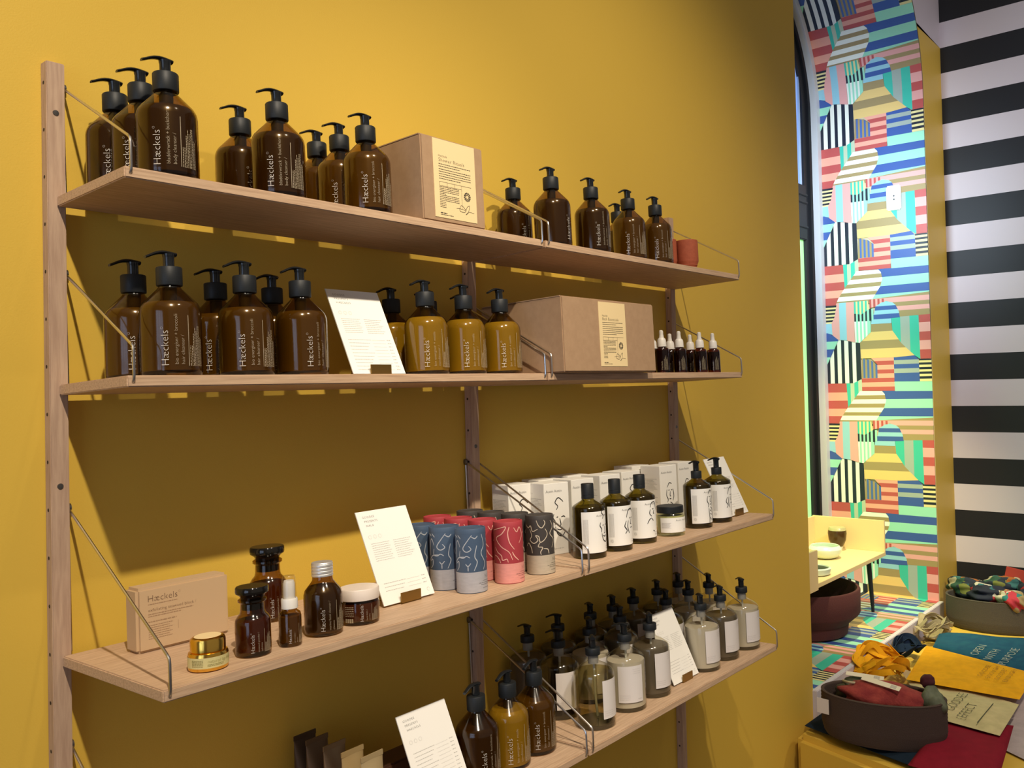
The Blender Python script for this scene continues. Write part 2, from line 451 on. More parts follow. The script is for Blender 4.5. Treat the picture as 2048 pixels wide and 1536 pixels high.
# socket plate on the jamb
t = tag(link('blank_wall_plate', box(X2-.012, X2-.003, .125, .200, 2.362, 2.490, .006), mat('plate_white', (.72, .72, .72), .4)),
        'white rectangular wall plate on the striped niche jamb', 'wall plate')
part('screw', mesh(*merge(*[( [(X2-.0125, .16+.004*math.cos(a*1.05), 2.425+dz+.004*math.sin(a*1.05)) for a in range(6)], [tuple(range(6))]) for dz in (-.008, .01)])), BINK, t)

# ------------------------------------------------------------------ uprights, shelves, wire brackets
POSTN = ['tall drilled oak upright at the left end of the shelves', 'drilled oak upright between the two bays of shelves, behind the joints', 'drilled oak upright at the right end of the shelves, farthest from the left one']
for i, x in enumerate((0, .8, 1.588)):
    p = tag(link('shelf_upright', box(-XH, XH, -PD, 0, .15, 1.966, .0012), OAKP), POSTN[i], 'shelf upright', 'oak uprights screwed to the wall')
    p.location.x = x
    V = []
    for k in range(28):
        z = 1.9366-.065484*k
        if z < .16: break
        n = 10
        for sx in (-1, 1):
            V.append(([(sx*(XH+.0002), -PD*.5+.0026*math.cos(2*PI*a/n), z+.0026*math.sin(2*PI*a/n)) for a in range(n)], [tuple(range(n))]))
    link('peg_holes', mesh(*merge(*V)), HOLE, p)
    for z in (1.895, 1.379, .86):
        s = link('screw', lathe([(0, 0), (.0042, 0), (.0036, .0012), (0, .0014)], 14), DSTEEL, p); s.location = (0, -PD, z); s.rotation_euler.x = PI/2
ROWN = {1: 'top', 2: 'second', 3: 'third', 4: 'lowest'}
WHAT = {(1, 0): 'shallow oak shelf carrying eight amber pump bottles and a tall kraft box', (1, 1): 'shallow oak shelf of the top row ending with two terracotta cups',
        (2, 0): 'shallow oak shelf at eye level with brown and yellow filled pump bottles', (2, 1): 'shallow oak shelf holding the wide kraft box and white dropper bottles',
        (3, 0): 'deep oak shelf with the gold jar, amber jars and patterned paper tubes', (3, 1): 'deep oak shelf with white cartons and white labelled bottles',
        (4, 0): 'deep oak shelf at bottom edge of view with squeeze tubes and three amber bottles', (4, 1): 'deep oak shelf crowded with clear pump bottles, lowest on the right'}
PH = {1: .1574, 2: .1561, 3: .200, 4: .2102}
for s in (1, 2, 3, 4):
    d = SD[s]
    for side in (0, 1):
        xa, xb = (0.0, .797) if side == 0 else (.803, 1.6)
        e = empty('wall_shelf'); tag(e, WHAT[(s, side)], 'shelf', 'oak wall shelves on wire brackets')
        e.matrix_world = SM(s)
        link('board', box(xa, xb, -d, 0, -TH if s < 5 else 0, 0, .0015), OAK, e)
        for k, (xe, xp) in enumerate(((xa+.007, (0 if side == 0 else .8)+XH+.003), (xb-.007, (.8 if side == 0 else 1.588)-XH-.003 if side == 0 else 1.588+XH+.003))):
            yf = -(d+.0035); yr = PD*.5
            pts = [(xp, yr, .002), (xp, yr, PH[s]-.006), (xp, yr-.001, PH[s]), (xp+(xe-xp)*.02, yr-.008, PH[s]-.004)]
            pts += [(xe, yf+.006, .040), (xe, yf+.001, .036), (xe, yf, .030), (xe, yf, .0), (xe, yf+.001, -.005), (xe, yf+.004, -.0085), (xe, yf+.010, -.0095)]
            b = link('wire_bracket', mesh(*tube(pts, .0019, 8), True), STEEL, e)
            v = lathe([(0, 0), (.0062, 0), (.0062, .003), (.003, .004), (0, .0042)], 14)
            g = link('bracket_pin', v, DSTEEL, b); g.location = (xp, yr, PH[s]); g.rotation_euler.y = PI/2 if xp > (0 if side == 0 else .8)+.001 and k == 0 or (side == 1 and k == 1) else -PI/2

# ------------------------------------------------------------------ amber pump bottles with printed glass
HB = [(0, .0), (.0335, 0), (.0370, .0015), (.0386, .005), (.03885, .010), (.03885, .082), (.0383, .0870), (.0368, .0915), (.0345, .0955), (.0155, .1150), (.0140, .1175), (.0140, .122)]
def inner(prof, top, k=.955, z0=.007):
    out = []
    for r, z in prof:
        if z > top: break
        out.append((r*k, max(z, z0) if z < z0 else z))
    # cut at the fill line
    for i in range(len(prof)-1):
        if prof[i][1] <= top < prof[i+1][1]:
            t = (top-prof[i][1])/(prof[i+1][1]-prof[i][1]); out.append(((prof[i][0]+(prof[i+1][0]-prof[i][0])*t)*k, top)); break
    out.append((0, top)); return out
def pump_head(z0, stem_r, stem_h, reach, drop=.006, w=.0055):
    """stem and swept lever nozzle pointing to local -x"""
    st = lathe([(stem_r*.8, z0), (stem_r, z0+.001), (stem_r, z0+stem_h*.75), (stem_r*1.06, z0+stem_h*.8), (stem_r*1.12, z0+stem_h), (0, z0+stem_h+.0006)], 20)
    zt = z0+stem_h-.001
    # lever: flattened tube tapering to the tip
    n = 9; vs, fs = [], []
    for i in range(n+1):
        t = i/n; x = stem_r*1.25-(reach+stem_r*1.25)*t
        zz = zt+.0006+.0022*math.sin(PI*min(t*1.15, 1))-drop*max(0, t-.35)**2/.42
        ww = w*(1-.42*t); hh = .0030*(1-.35*t)
        for k in range(10):
            a = 2*PI*k/10; vs.append((x, ww*math.cos(a), zz+hh*math.sin(a)))
    for i in range(n):
        for k in range(10):
            j = (k+1) % 10; fs.append((i*10+k, (i+1)*10+k, (i+1)*10+j, i*10+j))
    fs += [tuple(range(10)), tuple(n*10+k for k in range(10))[::-1]]
    bm = bmesh.new(); bm.from_mesh(st); bpy.data.meshes.remove(st); bm.from_mesh(mesh(vs, fs)); return bm2me(bm, True, 50)
def collar(z0, z1, r, ribs=0):
    return lathe([(r*.8, z0), (r*.97, z0), (r, z0+.001), (r, z1-.0015), (r*.95, z1-.0002), (r*.5, z1)], 36)
def haeck_print(R, H0, L, scent, kind, sc=1.0):
    """upright printing: text reads bottom to top, columns go round to the right"""
    gs = [mv(text2d('Hæckels°', .0135*sc), 0, 0, PI/2)]
    main = mv(mul(*gs), .004*sc, H0)
    dim = [mv(text2d(scent, .0066*sc), .0155*sc, H0+.002*sc, PI/2), mv(text2d(kind, .0066*sc), .0235*sc, H0+.002*sc, PI/2), rect2d(.0290*sc, H0, .0297*sc, H0+L)]
    rows = []
    rnd = random.Random(3)
    for k in range(9):
        x = (.0325+.0024*k)*sc; ln = L*(rnd.uniform(.55, .95)) if k > 1 else L*.4
        rows.append(mv(words(0, 0, ln, .0009*sc, k), x, H0, PI/2))
    box_ = [rect2d(.0345*sc, H0, .0372*sc, H0+.0003), rect2d(.0345*sc, H0+.006, .0372*sc, H0+.0063)]
    return main, mul(*dim), mul(*rows, *box_)
def make_haeckels(tagn, liq, scent, kind, fill, R=.0388):
    e = empty('pump_bottle'); e['proto'] = tagn
    link('glass_body', lathe(HB, 44), AMBER, e)
    link('contents', lathe(inner(HB, fill), 36), liq, e)
    link('pump_collar', collar(.119, .1435, .0166), PUMPC, e)
    link('pump_head', pump_head(.1435, .0072, .0175, .032, .006, .0064), PUMPB, e)
    link('pump_housing', lathe([(0, .086), (.0070, .086), (.0085, .090), (.0090, .118), (0, .118)], 24), mat('dark_housing', (.05, .035, .02), .5), e)
    a, b, c = haeck_print(R, .012, .065, scent, kind)
    me = on_cyl(mul(a), R); l = link('brand_print', me, INK, e)
    link('small_print', on_cyl(mul(b, c), R), INKD, l)
    e.scale = (.99, .99, 1.025)
    return e
del_keys = ('proto',)
P_BODY = make_haeckels('a', LIQ, 'bladderwrack + buckthorn', 'body cleanser /', .094)
P_HAIR = make_haeckels('b', LIQ2, 'bio energiser + broccoli', 'hair cleanser /', .096)
P_CREAM = make_haeckels('c', CREAM, 'bio energiser + nettle', 'conditioner /', .099)
for p in (P_BODY, P_HAIR, P_CREAM): del p['proto']
def place_pump(proto, s, x, u, frac, label, group, noz=0):
    o = first(proto); tag(o, label, 'pump bottle', group); put(o, s, x, u, 0); o.scale = (.99, .99, 1.025)
    a = camdir(s, x, u)+math.asin(frac)
    for c in o.children:
        n = c.name.split('.')[0]
        if n == 'brand_print': c.rotation_euler.z = a
        elif n == 'pump_head': c.rotation_euler.z = noz
    return o
G1 = 'amber pump bottles on the top left shelf'; G1b = 'amber pump bottles on the top right shelf'
G2 = 'amber pump bottles on the second shelf'; G4 = 'amber pump bottles on the lowest left shelf'
B = P_BODY; H = P_HAIR; K = P_CREAM
for a in [
 (B, 1, .064, .040, -.3, 'rearmost of three brown pump bottles at far left of the top shelf, nearest the wall', G1),
 (B, 1, .072, .100, -.5, 'middle of the three brown pump bottles lined up at far left of the top shelf', G1),
 (B, 1, .077, .160, -.33, 'front bottle of the trio at far left of the top shelf, beside the wire', G1),
 (B, 1, .244, .060, .33, 'brown pump bottle behind the front one in the second column of the top shelf', G1),
 (B, 1, .246, .158, -.3, 'front brown pump bottle in the second column of the top shelf', G1),
 (H, 1, .400, .038, .1, 'rearmost small-looking pump bottle of the trio left of the tall kraft box', G1),
 (H, 1, .405, .094, -.25, 'middle pump bottle of the trio left of the tall kraft box on the top shelf', G1),
 (H, 1, .408, .160, -.1, 'front pump bottle touching the left side of the tall kraft box on the top shelf', G1),
 (B, 1, .889, .045, .53, 'brown pump bottle right of the tall kraft box, behind the paired wires', G1b),
 (B, 1, .885, .155, .83, 'brown pump bottle directly above the joint of the two top shelves', G1b),
 (B, 1, 1.017, .158, .31, 'dark brown pump bottle, second along the front edge of the top right shelf', G1b),
 (B, 1, 1.262, .053, .1, 'mostly hidden pump bottle, only its black head showing, on the top right shelf', G1b),
 (H, 1, 1.169, .150, -.1, 'amber pump bottle, third along the front edge of the top right shelf', G1b),
 (H, 1, 1.278, .154, 0, 'amber pump bottle beside the terracotta cups on the top right shelf', G1b),
 (H, 2, .070, .075, -.1, 'leftmost brown pump bottle on the second shelf, set back behind the wire', G2),
 (H, 2, .079, .158, -.19, 'front left brown pump bottle on the second shelf, tallest looking in that row', G2),
 (H, 2, .197, .064, -.3, 'brown pump bottle half hidden between the second and fourth bottles of the second shelf', G2),
 (H, 2, .196, .146, -.15, 'front brown pump bottle in the second column of the second shelf', G2),
 (H, 2, .294, .062, .1, 'half hidden brown pump bottle left of the one beside the upright price card', G2),
 (H, 2, .290, .144, .3, 'brown pump bottle immediately left of the white card on the second shelf', G2),
 (K, 2, .550, .045, -.2, 'yellow filled pump bottle partly behind the white card on the second shelf', G2),
 (K, 2, .542, .146, 0, 'front yellow filled pump bottle just right of the white card on the second shelf', G2),
 (K, 2, .631, .056, 0, 'yellow filled pump bottle hidden behind the first yellow bottle right of the card', G2),
 (K, 2, .638, .144, .05, 'middle of the three front yellow filled pump bottles on the second shelf', G2),
 (K, 2, .732, .046, 0, 'yellow filled pump bottle hidden behind the middle one, only its nozzle showing', G2),
 (K, 2, .738, .141, .1, 'rightmost yellow filled pump bottle, next to the wide kraft box', G2),
 (B, 4, .592, .200, .3, 'dark brown pump bottle, leftmost of three on the lowest left shelf', G4),
 (K, 4, .672, .200, .05, 'orange yellow filled pump bottle, middle of three on the lowest left shelf', G4),
 (H, 4, .748, .197, .1, 'brown pump bottle, rightmost of three on the lowest left shelf by the paired wires', G4)]:
    place_pump(a[0], a[1], a[2], a[3], a[4], a[5], a[6], R_(8) if a[1] == 4 else 0)

# ------------------------------------------------------------------ clear apothecary pump bottles on the lowest right shelf
FB = [(0, 0), (.0385, 0), (.0410, .0012), (.0415, .004), (.0415, .101), (.0405, .1055), (.037, .1105), (.026, .1190), (.0150, .1240), (.0118, .1270), (.0112, .140)]
def make_frama(liq, fill, gl=CLEARG):
    e = empty('clear_pump_bottle')
    link('glass_body', lathe(FB, 44), gl, e)
    link('contents', lathe(inner(FB, fill, .95, .009), 36), liq, e)
    link('glass_base', lathe([(0, .001), (.039, .001), (.0398, .0085), (0, .0085)], 36), mat('thick_dark_glass', (.05, .04, .022), .08), e)
    link('pump_collar', collar(.139, .1535, .0152), PUMPC, e)
    link('neck_liner', lathe([(.0105, .122), (.0108, .1395)], 24), mat('grey_liner', (.30, .30, .31), .5), e)
    link('pump_head', pump_head(.1535, .0070, .0195, .027, .004), PUMPB, e)
    link('dip_tube', mesh(*tube([(.002, 0, .135), (.002, 0, .06), (.012, .004, .012)], .0025, 8), True), mat('tube_plastic', (.5, .5, .46), .3), e)
    W, hb, ht = .056, .021, .096
    l = link('paper_label', on_cyl(patch(-W/2, W/2, hb, ht, 30), .0415, .0004), PAPERG, e)
    g = []
    for k, t in enumerate(('PERFUMED', 'CASHMERE', 'COMPLETE')): g.append(mv(text2d(t, .0026, 1.5), W/2-.0235, ht-.008-.0042*k))
    for k, t in enumerate(('NOURISHING', 'APOTHECARY', 'HAND WASH')): g.append(mv(text2d(t, .0026, 1.5), -W/2+.003, hb+.014-.0042*k))
    g.append(mv(text2d('FRAMA', .0030, 1.0), W/2-.014, hb+.0055))
    link('label_print', on_cyl(mul(*g), .0415, .0008), GINK, l)
    return e
F_CL = make_frama(GLIQ, .108); F_CR = make_frama(LOTION, .101); F_DK = make_frama(TLIQ, .107); F_OL = make_frama(OLIQ, .108)
GF = 'clear pump bottles on the lowest right shelf'
def place_fr(proto, x, u, lab, noz, label):
    o = first(proto); tag(o, label, 'pump bottle', GF); put(o, 4, x, u, 0)
    c0 = camdir(4, x, u)
    for c in o.children:
        n = c.name.split('.')[0]
        if n == 'paper_label': c.rotation_euler.z = c0+R_(lab)
        elif n == 'pump_head': c.rotation_euler.z = c0+math.asin(noz)+PI/2+PI
    return o
for a in [
 (F_DK, .915, .033, 40, .7, 'dark clear glass pump bottle in the back left corner of the lowest right shelf'),
 (F_DK, 1.018, .033, 40, .95, 'back row pump bottle, second from left, nozzle swung right, lowest right shelf'),
 (F_OL, 1.138, .033, 50, .4, 'back row pump bottle, third from left, whose head shows above a cream one'),
 (F_DK, 1.228, .033, 50, .4, 'back row pump bottle behind the leaning card on the lowest right shelf'),
 (F_DK, 1.315, .033, 50, .5, 'back row brownish pump bottle left of the last upright on the lowest right shelf'),
 (F_OL, 1.425, .033, 50, .4, 'back row olive pump bottle in front of the last upright, lowest right shelf'),
 (F_CR, 1.528, .033, 50, .4, 'back row pump bottle at the right end of the lowest right shelf'),
 (F_CL, .917, .118, 28, .95, 'clear pump bottle with cream label behind the front left one, lowest right shelf'),
 (F_CR, 1.027, .116, 55, .2, 'cream filled pump bottle behind the clear one with olive liquid, lowest right shelf'),
 (F_DK, 1.148, .112, 50, .5, 'middle row pump bottle between the white labelled lotion bottle and the leaning card'),
 (F_OL, 1.341, .114, 50, .4, 'middle row olive pump bottle just right of the leaning card on the lowest right shelf'),
 (F_CR, 1.457, .108, 50, .5, 'middle row cream pump bottle second from the right end of the lowest right shelf'),
 (F_CR, 1.556, .112, 50, .35, 'middle row cream pump bottle, last before the right wire of the lowest shelf'),
 (F_CL, .910, .215, 62, .08, 'front left clear glass pump bottle with pale olive liquid and visible dip tube'),
 (F_CR, 1.024, .213, 14, .95, 'front lotion pump bottle whose whole white label faces out, second along the front'),
 (F_DK, 1.125, .210, 50, .15, 'front tan filled pump bottle immediately left of the leaning card'),
 (F_CR, 1.336, .216, 50, .3, 'front cream filled pump bottle immediately right of the leaning card'),
 (F_DK, 1.437, .213, 50, .45, 'front brown tinted pump bottle second from the right on the lowest shelf'),
 (F_CR, 1.542, .217, 50, .45, 'rightmost front cream pump bottle on the lowest right shelf')]:
    place_fr(*a)

# ------------------------------------------------------------------ white labelled olive bottles (third shelf)
AB = [(0, 0), (.0315, 0), (.0333, .0012), (.03375, .004), (.03375, .0985), (.0330, .1015), (.0300, .1045), (.0140, .1140), (.0126, .1160), (.0126, .121)]
FACES = {
 'f1': [[(-.004,.030),(-.001,.036),(-.006,.042),(.0,.049),(.006,.046),(.010,.042)], [(-.009,.024),(-.011,.018),(-.007,.012),(-.008,.006)], [(-.004,.018),(-.001,.019)], [(.005,.018),(.010,.019),(.013,.017)], [(.002,.016),(.004,.006),(.0,.004)], [(-.004,.0),(.002,-.002),(.008,.0)], [(-.007,.004),(-.003,-.008),(.006,-.012),(.013,-.004)]],
 'f2': [[(-.008,.022),(-.004,.034),(.006,.038),(.014,.030)], [(-.009,.016),(-.013,.006),(-.008,-.002),(-.012,-.008)], [(-.004,.016),(-.006,.004),(-.002,-.008)], [(.0,.020),(.004,.021)], [(.008,.020),(.012,.021)], [(.006,.018),(.003,.010),(.006,.009)], [(.002,.002),(.008,.003)]],
 'f3': [[(-.006,.030),(-.003,.038),(.006,.040),(.010,.034),(.012,.024)], [(-.006,.026),(-.008,.018),(-.003,.012)], [(-.001,.026),(.003,.027)], [(.004,.024),(.002,.018),(.005,.017)], [(-.014,-.002),(-.009,.006),(-.003,.009)], [(-.002,.008),(.001,.003)], [(.0,-.016),(.004,-.018)]],
 'f4': [[(-.007,.032),(-.001,.040),(.006,.038)], [(-.008,.028),(-.010,.018),(-.006,.010),(-.008,.004)], [(-.004,.026),(-.001,.027)], [(.004,.026),(.007,.027)], [(.001,.024),(.0,.016),(.003,.015)], [(-.002,.010),(.003,.010)], [(.009,.028),(.011,.016),(.008,.006)], [(-.006,.002),(-.004,-.018),(-.005,-.030)], [(.0,.004),(.006,.0),(.009,-.012),(.009,-.030)], [(-.002,-.002),(.003,-.006)], [(-.001,-.010),(.004,-.013)], [(-.002,-.018),(.002,-.024)]]}
def face(k, sc, dx, dy, w=.0011): return mul(*[mv(stroke([(x*sc, y*sc) for x, y in p], w*sc), dx, dy) for p in FACES[k]])
def austin_label(parent, R, W, hb, ht, fk):
    l = link('paper_label', on_cyl(patch(-W/2, W/2, hb, ht, 30), R, .0003), PAPER, parent)
    g = [mv(text2d('Austin Austin', .0062, .95), -.010, ht-.0105)]
    if fk: g.append(face(fk, 1.1, .010, hb+(ht-hb)*.40, .0019))
    g.append(mv(text2d('Organic', .0034), W/2-.026, hb+.010)); g.append(mv(text2d('Body care', .0034), W/2-.026, hb+.0052))
    link('label_print', on_cyl(mul(*g), R, .0006), BINK, l)
    sm = [mv(words(0, 0, (ht-hb)*.6, .0007, k), -W/2+.004+.0014*k, hb+.018, PI/2) for k in range(8)]
    sm.append(mul(*[mv(rect2d(.0012, -.0004, .004, .0004), -W/2+.008, hb+.010, a*PI/4) for a in range(8)]))
    link('small_print', on_cyl(mul(*sm), R, .0006), LINK, l)
def make_austin(fk, pump):
    e = empty('labelled_pump_bottle' if pump else 'labelled_bottle')
    link('glass_body', lathe(AB, 40), OLIVE, e)
    link('contents', lathe(inner(AB, .102), 32), OLIQ, e)
    if pump:
        link('pump_collar', collar(.117, .1345, .0130), PUMPC, e); link('pump_head', pump_head(.1345, .0068, .021, .021, .003, .0048), PUMPB, e)
    else:
        link('cap', lathe([(.0118, .1175), (.0130, .118), (.0130, .1235), (.0126, .124), (.0130, .1245), (.0129, .1468), (.0122, .1478), (0, .1480)], 32), PUMPC, e)
    austin_label(e, .03375, .082, .012, .0935, fk)
    return e
for fk, pump, x, u, rot, label, noz in [
 ('f1', 0, .906, .214, 44, 'olive bottle with black cap and curly haired face label, leftmost of three capped ones', 0),
 ('f2', 0, 1.000, .213, 40, 'olive bottle with black cap and long haired face label, middle of three capped ones', 0),
 ('f3', 0, 1.100, .208, 34, 'olive bottle with black cap and waving figure label, left of the lotion jar', 0),
 ('f4', 1, 1.335, .214, 44, 'olive pump bottle with praying figure label, right of the black lidded jar', .75),
 ('f2', 1, 1.435, .213, 44, 'olive pump bottle in front of the rightmost leaning card on the third shelf', .95)]:
    e = make_austin(fk, pump); tag(e, label, 'pump bottle' if pump else 'bottle', 'white labelled olive bottles on the third shelf'); put(e, 3, x, u)
    c0 = camdir(3, x, u)
    for c in e.children:
        n = c.name.split('.')[0]
        if n == 'paper_label': c.rotation_euler.z = c0+R_(rot)
        if n == 'pump_head': c.rotation_euler.z = c0+math.asin(noz)+PI/2+PI
# cream jar
e = empty('cream_jar'); tag(e, 'squat glass cream jar with black lid and white label between the olive bottles', 'jar')
link('glass_body', lathe([(0, 0), (.0305, 0), (.0325, .002), (.0328, .006), (.0328, .046), (.029, .051), (.028, .055)], 40), glass('pale_green_glass', (.86, .86, .66)), e)
link('contents', lathe([(0, .006), (.030, .006), (.030, .044), (0, .048)], 32), mat('pale_balm', (.62, .60, .42), .5), e)
link('lid', lathe([(.0290, .051), (.0305, .0515), (.0308, .053), (.0308, .0655), (.0298, .0668), (0, .067)], 40), PUMPC, e)
l = link('paper_label', on_cyl(patch(-.042, .042, .009, .042, 30), .0328, .0003), PAPER, e)
link('label_print', on_cyl(mul(mv(text2d('Austin Austin', .006), -.005, .034), mv(text2d('Organic', .0032), .016, .014), mv(text2d('Hand cream', .0032), .016, .010)), .0328, .0006), BINK, l)
link('small_print', on_cyl(mul(*[words(-.038, .030-.0018*k, -.016-.002*(k % 3), .0007, k) for k in range(7)]), .0328, .0006), LINK, l)
put(e, 3, 1.208, .216); l.rotation_euler.z = camdir(3, 1.208, .216)+R_(30)

# ------------------------------------------------------------------ white cartons
def make_carton(fk):
    a = .0315; h = .148
    e = link('white_carton', box(-a, a, -a, a, 0, h, .0008), mat('carton_white', (.84, .82, .76), .55))
    # the front (local -y) and the left side (local -x)
    tx = mul(mv(text2d('Austin Austin', .0082, .92), -.0275, h-.019), face(fk, 1.3, .003, h*.36, .0017), mv(text2d('Organic body care', .0036), -.014, .012))
    p = link('front_print', mesh([(x, -a-.0004, z) for x, z in tx[0]], tx[1]), BINK, e)
    sm = mul(mv(text2d('Austin Austin', .0036), -.027, h-.022), *[words(-.027, h-.032-.0030*k-(.008 if k > 9 else 0), .022-.004*((k*7) % 4), .0011, k) for k in range(18)])
    link('side_print', mesh([(-a-.0004, -x, z) for x, z in sm[0]], sm[1]), LINK, e)
    return e
CA, CB = make_carton('f1'), make_carton('f4')
GC = 'white cartons standing behind the olive bottles'
for i, (pr, x, u, rz, label) in enumerate([
 (CA, .862, .048, 14, 'leftmost white carton, back against the upright, behind the paired wires'),
 (CA, .905, .108, 14, 'white carton with curly haired face, front of the left cluster beside the grey tubes'),
 (CA, .965, .040, 12, 'white carton in the back row of the left cluster, behind the one with the face'),
 (CA, .990, .110, 12, 'white carton directly behind the leftmost capped olive bottle'),
 (CA, 1.062, .040, 10, 'back row white carton behind the gap between the first two capped bottles'),
 (CA, 1.086, .112, 10, 'white carton directly behind the middle capped olive bottle'),
 (CA, 1.172, .108, 8, 'white carton behind the capped bottle with the waving figure'),
 (CB, 1.312, .040, 8, 'back row white carton half in shadow left of the praying figure carton'),
 (CB, 1.325, .112, 8, 'white carton showing the praying figure above the black lidded jar'),
 (CB, 1.425, .100, 6, 'rightmost white carton, behind the pump bottles on the third shelf')]):
    o = first(pr); tag(o, label, 'carton', GC); put(o, 3, x, u, R_(-rz))

# ------------------------------------------------------------------ patterned paper tubes
SQ = {'b': [[(.002,.098),(.008,.094)],[(.010,.098),(.016,.092)],[(.003,.060),(.006,.085),(.010,.088),(.014,.078)],[(.036,.098),(.028,.088),(.020,.076),(.026,.070),(.034,.074),(.030,.080)],[(.034,.096),(.041,.092),(.046,.096)],[(.014,.072),(.013,.062),(.020,.060),(.026,.063),(.032,.060)],[(.002,.052),(.010,.060),(.022,.062)],[(.003,.050),(.010,.054),(.010,.044),(.004,.038)],[(.024,.050),(.028,.046),(.033,.051)],[(.028,.046),(.028,.038)],[(.044,.080),(.040,.062),(.044,.052),(.038,.038)],[(.054,.098),(.058,.080),(.052,.066),(.060,.050),(.056,.038)],[(.066,.090),(.074,.076),(.068,.060)],[(.078,.098),(.086,.080),(.078,.058),(.088,.040)]],
      'r': [[(.002,.094),(.018,.098),(.030,.100),(.022,.088),(.010,.080),(.020,.066),(.034,.056),(.040,.042)],[(.036,.100),(.033,.088),(.036,.072),(.044,.060)],[(.006,.064),(.012,.056),(.020,.050),(.022,.042),(.030,.044),(.032,.038)],[(.002,.050),(.010,.048),(.016,.042),(.018,.037)],[(.040,.056),(.044,.048),(.052,.040)],[(.044,.098),(.050,.090),(.056,.098),(.062,.084),(.054,.070)],[(.066,.060),(.074,.070),(.082,.058),(.076,.044)],[(.072,.098),(.080,.088),(.090,.094)]],
      'k': [[(.028,.100),(.032,.090),(.038,.086),(.044,.094),(.042,.100)],[(.002,.092),(.010,.086),(.016,.090),(.020,.080),(.030,.084)],[(.014,.084),(.018,.072),(.014,.064),(.022,.058),(.030,.064),(.026,.072),(.032,.070),(.034,.060),(.042,.064),(.048,.074),(.044,.084)],[(.034,.060),(.030,.052),(.038,.050),(.034,.042),(.035,.037)],[(.040,.048),(.048,.046),(.050,.038)],[(.004,.052),(.010,.058),(.016,.050),(.018,.040)],[(.056,.098),(.062,.086),(.054,.074),(.064,.062),(.058,.048)],[(.070,.094),(.080,.084),(.074,.066),(.086,.056),(.078,.042)]]}
def make_tube(k, top, band, line):
    R, h, hb = .0262, .108, .0355
    e = empty('paper_tube')
    link('tube_body', lathe([(0, 0), (R*.985, 0), (R, .001), (R, h-.0085)], 40), mat('tube_'+k, top, .6), e)
    link('lid', lathe([(R*1.004, h-.0085), (R*1.004, h-.0012), (R*.985, h), (R*.90, h), (R*.89, h-.0012), (0, h-.0012)], 40), MC['tube_'+k], e)
    b = link('lower_band', on_cyl(patch(-PI*R, PI*R, .0012, hb, 48), R, .0003), mat('band_'+k, band, .6, noise=(tuple(x*.9 for x in band), 90, (1, 1, 3))), e)
    g = [mv(text2d('NUI', .0088, 1.3), .022, hb-.0115), words(.018, hb-.016, .034, .0009, 1), words(.010, hb-.0195, .036, .0009, 2), words(.014, hb-.0225, .036, .0009, 3), words(.018, hb-.028, .036, .0009, 4)]
    link('band_print', on_cyl(mul(*g), R, .0006), mat('tube_ink_'+k, tuple(x*.45 for x in band), .6), b)
    link('line_drawing', on_cyl(mul(*[stroke([(x-.036, y) for x, y in p], .0017) for p in SQ[k]]), R*1.004, .0003), mat('line_'+k, line, .6), e)
    return e
TB = make_tube('b', (.058, .10, .175), (.42, .42, .46), (.42, .46, .52)); TR = make_tube('r', (.42, .045, .06), (.78, .32, .28), (.85, .45, .36)); TK = make_tube('k', (.055, .048, .045), (.50, .43, .33), (.62, .54, .42))
GT = 'patterned paper tubes in rows on the third shelf'
for pr, x, u, label in [
 (TB, .562, .224, 'front blue patterned tube, nearest the shelf edge'), (TB, .558, .163, 'second blue patterned tube, just behind the front one'), (TB, .556, .103, 'third blue patterned tube, half hidden by the leaning white card'),
 (TR, .650, .230, 'front red and pink patterned tube'), (TR, .648, .168, 'second red patterned tube behind the front red one'), (TR, .647, .106, 'third red patterned tube, seen over the blue ones'), (TR, .650, .045, 'rearmost red patterned tube, its top just right of the white card'),
 (TK, .737, .229, 'front dark grey patterned tube beside the paired wires'), (TK, .736, .168, 'second dark grey patterned tube behind the front grey one'), (TK, .735, .106, 'third dark grey patterned tube, only its upper part visible'), (TK, .737, .045, 'rearmost dark grey patterned tube in front of the middle upright')]:
    o = first(pr); tag(o, label, 'paper tube', GT); put(o, 3, x, u, camdir(3, x, u)+R_(5))

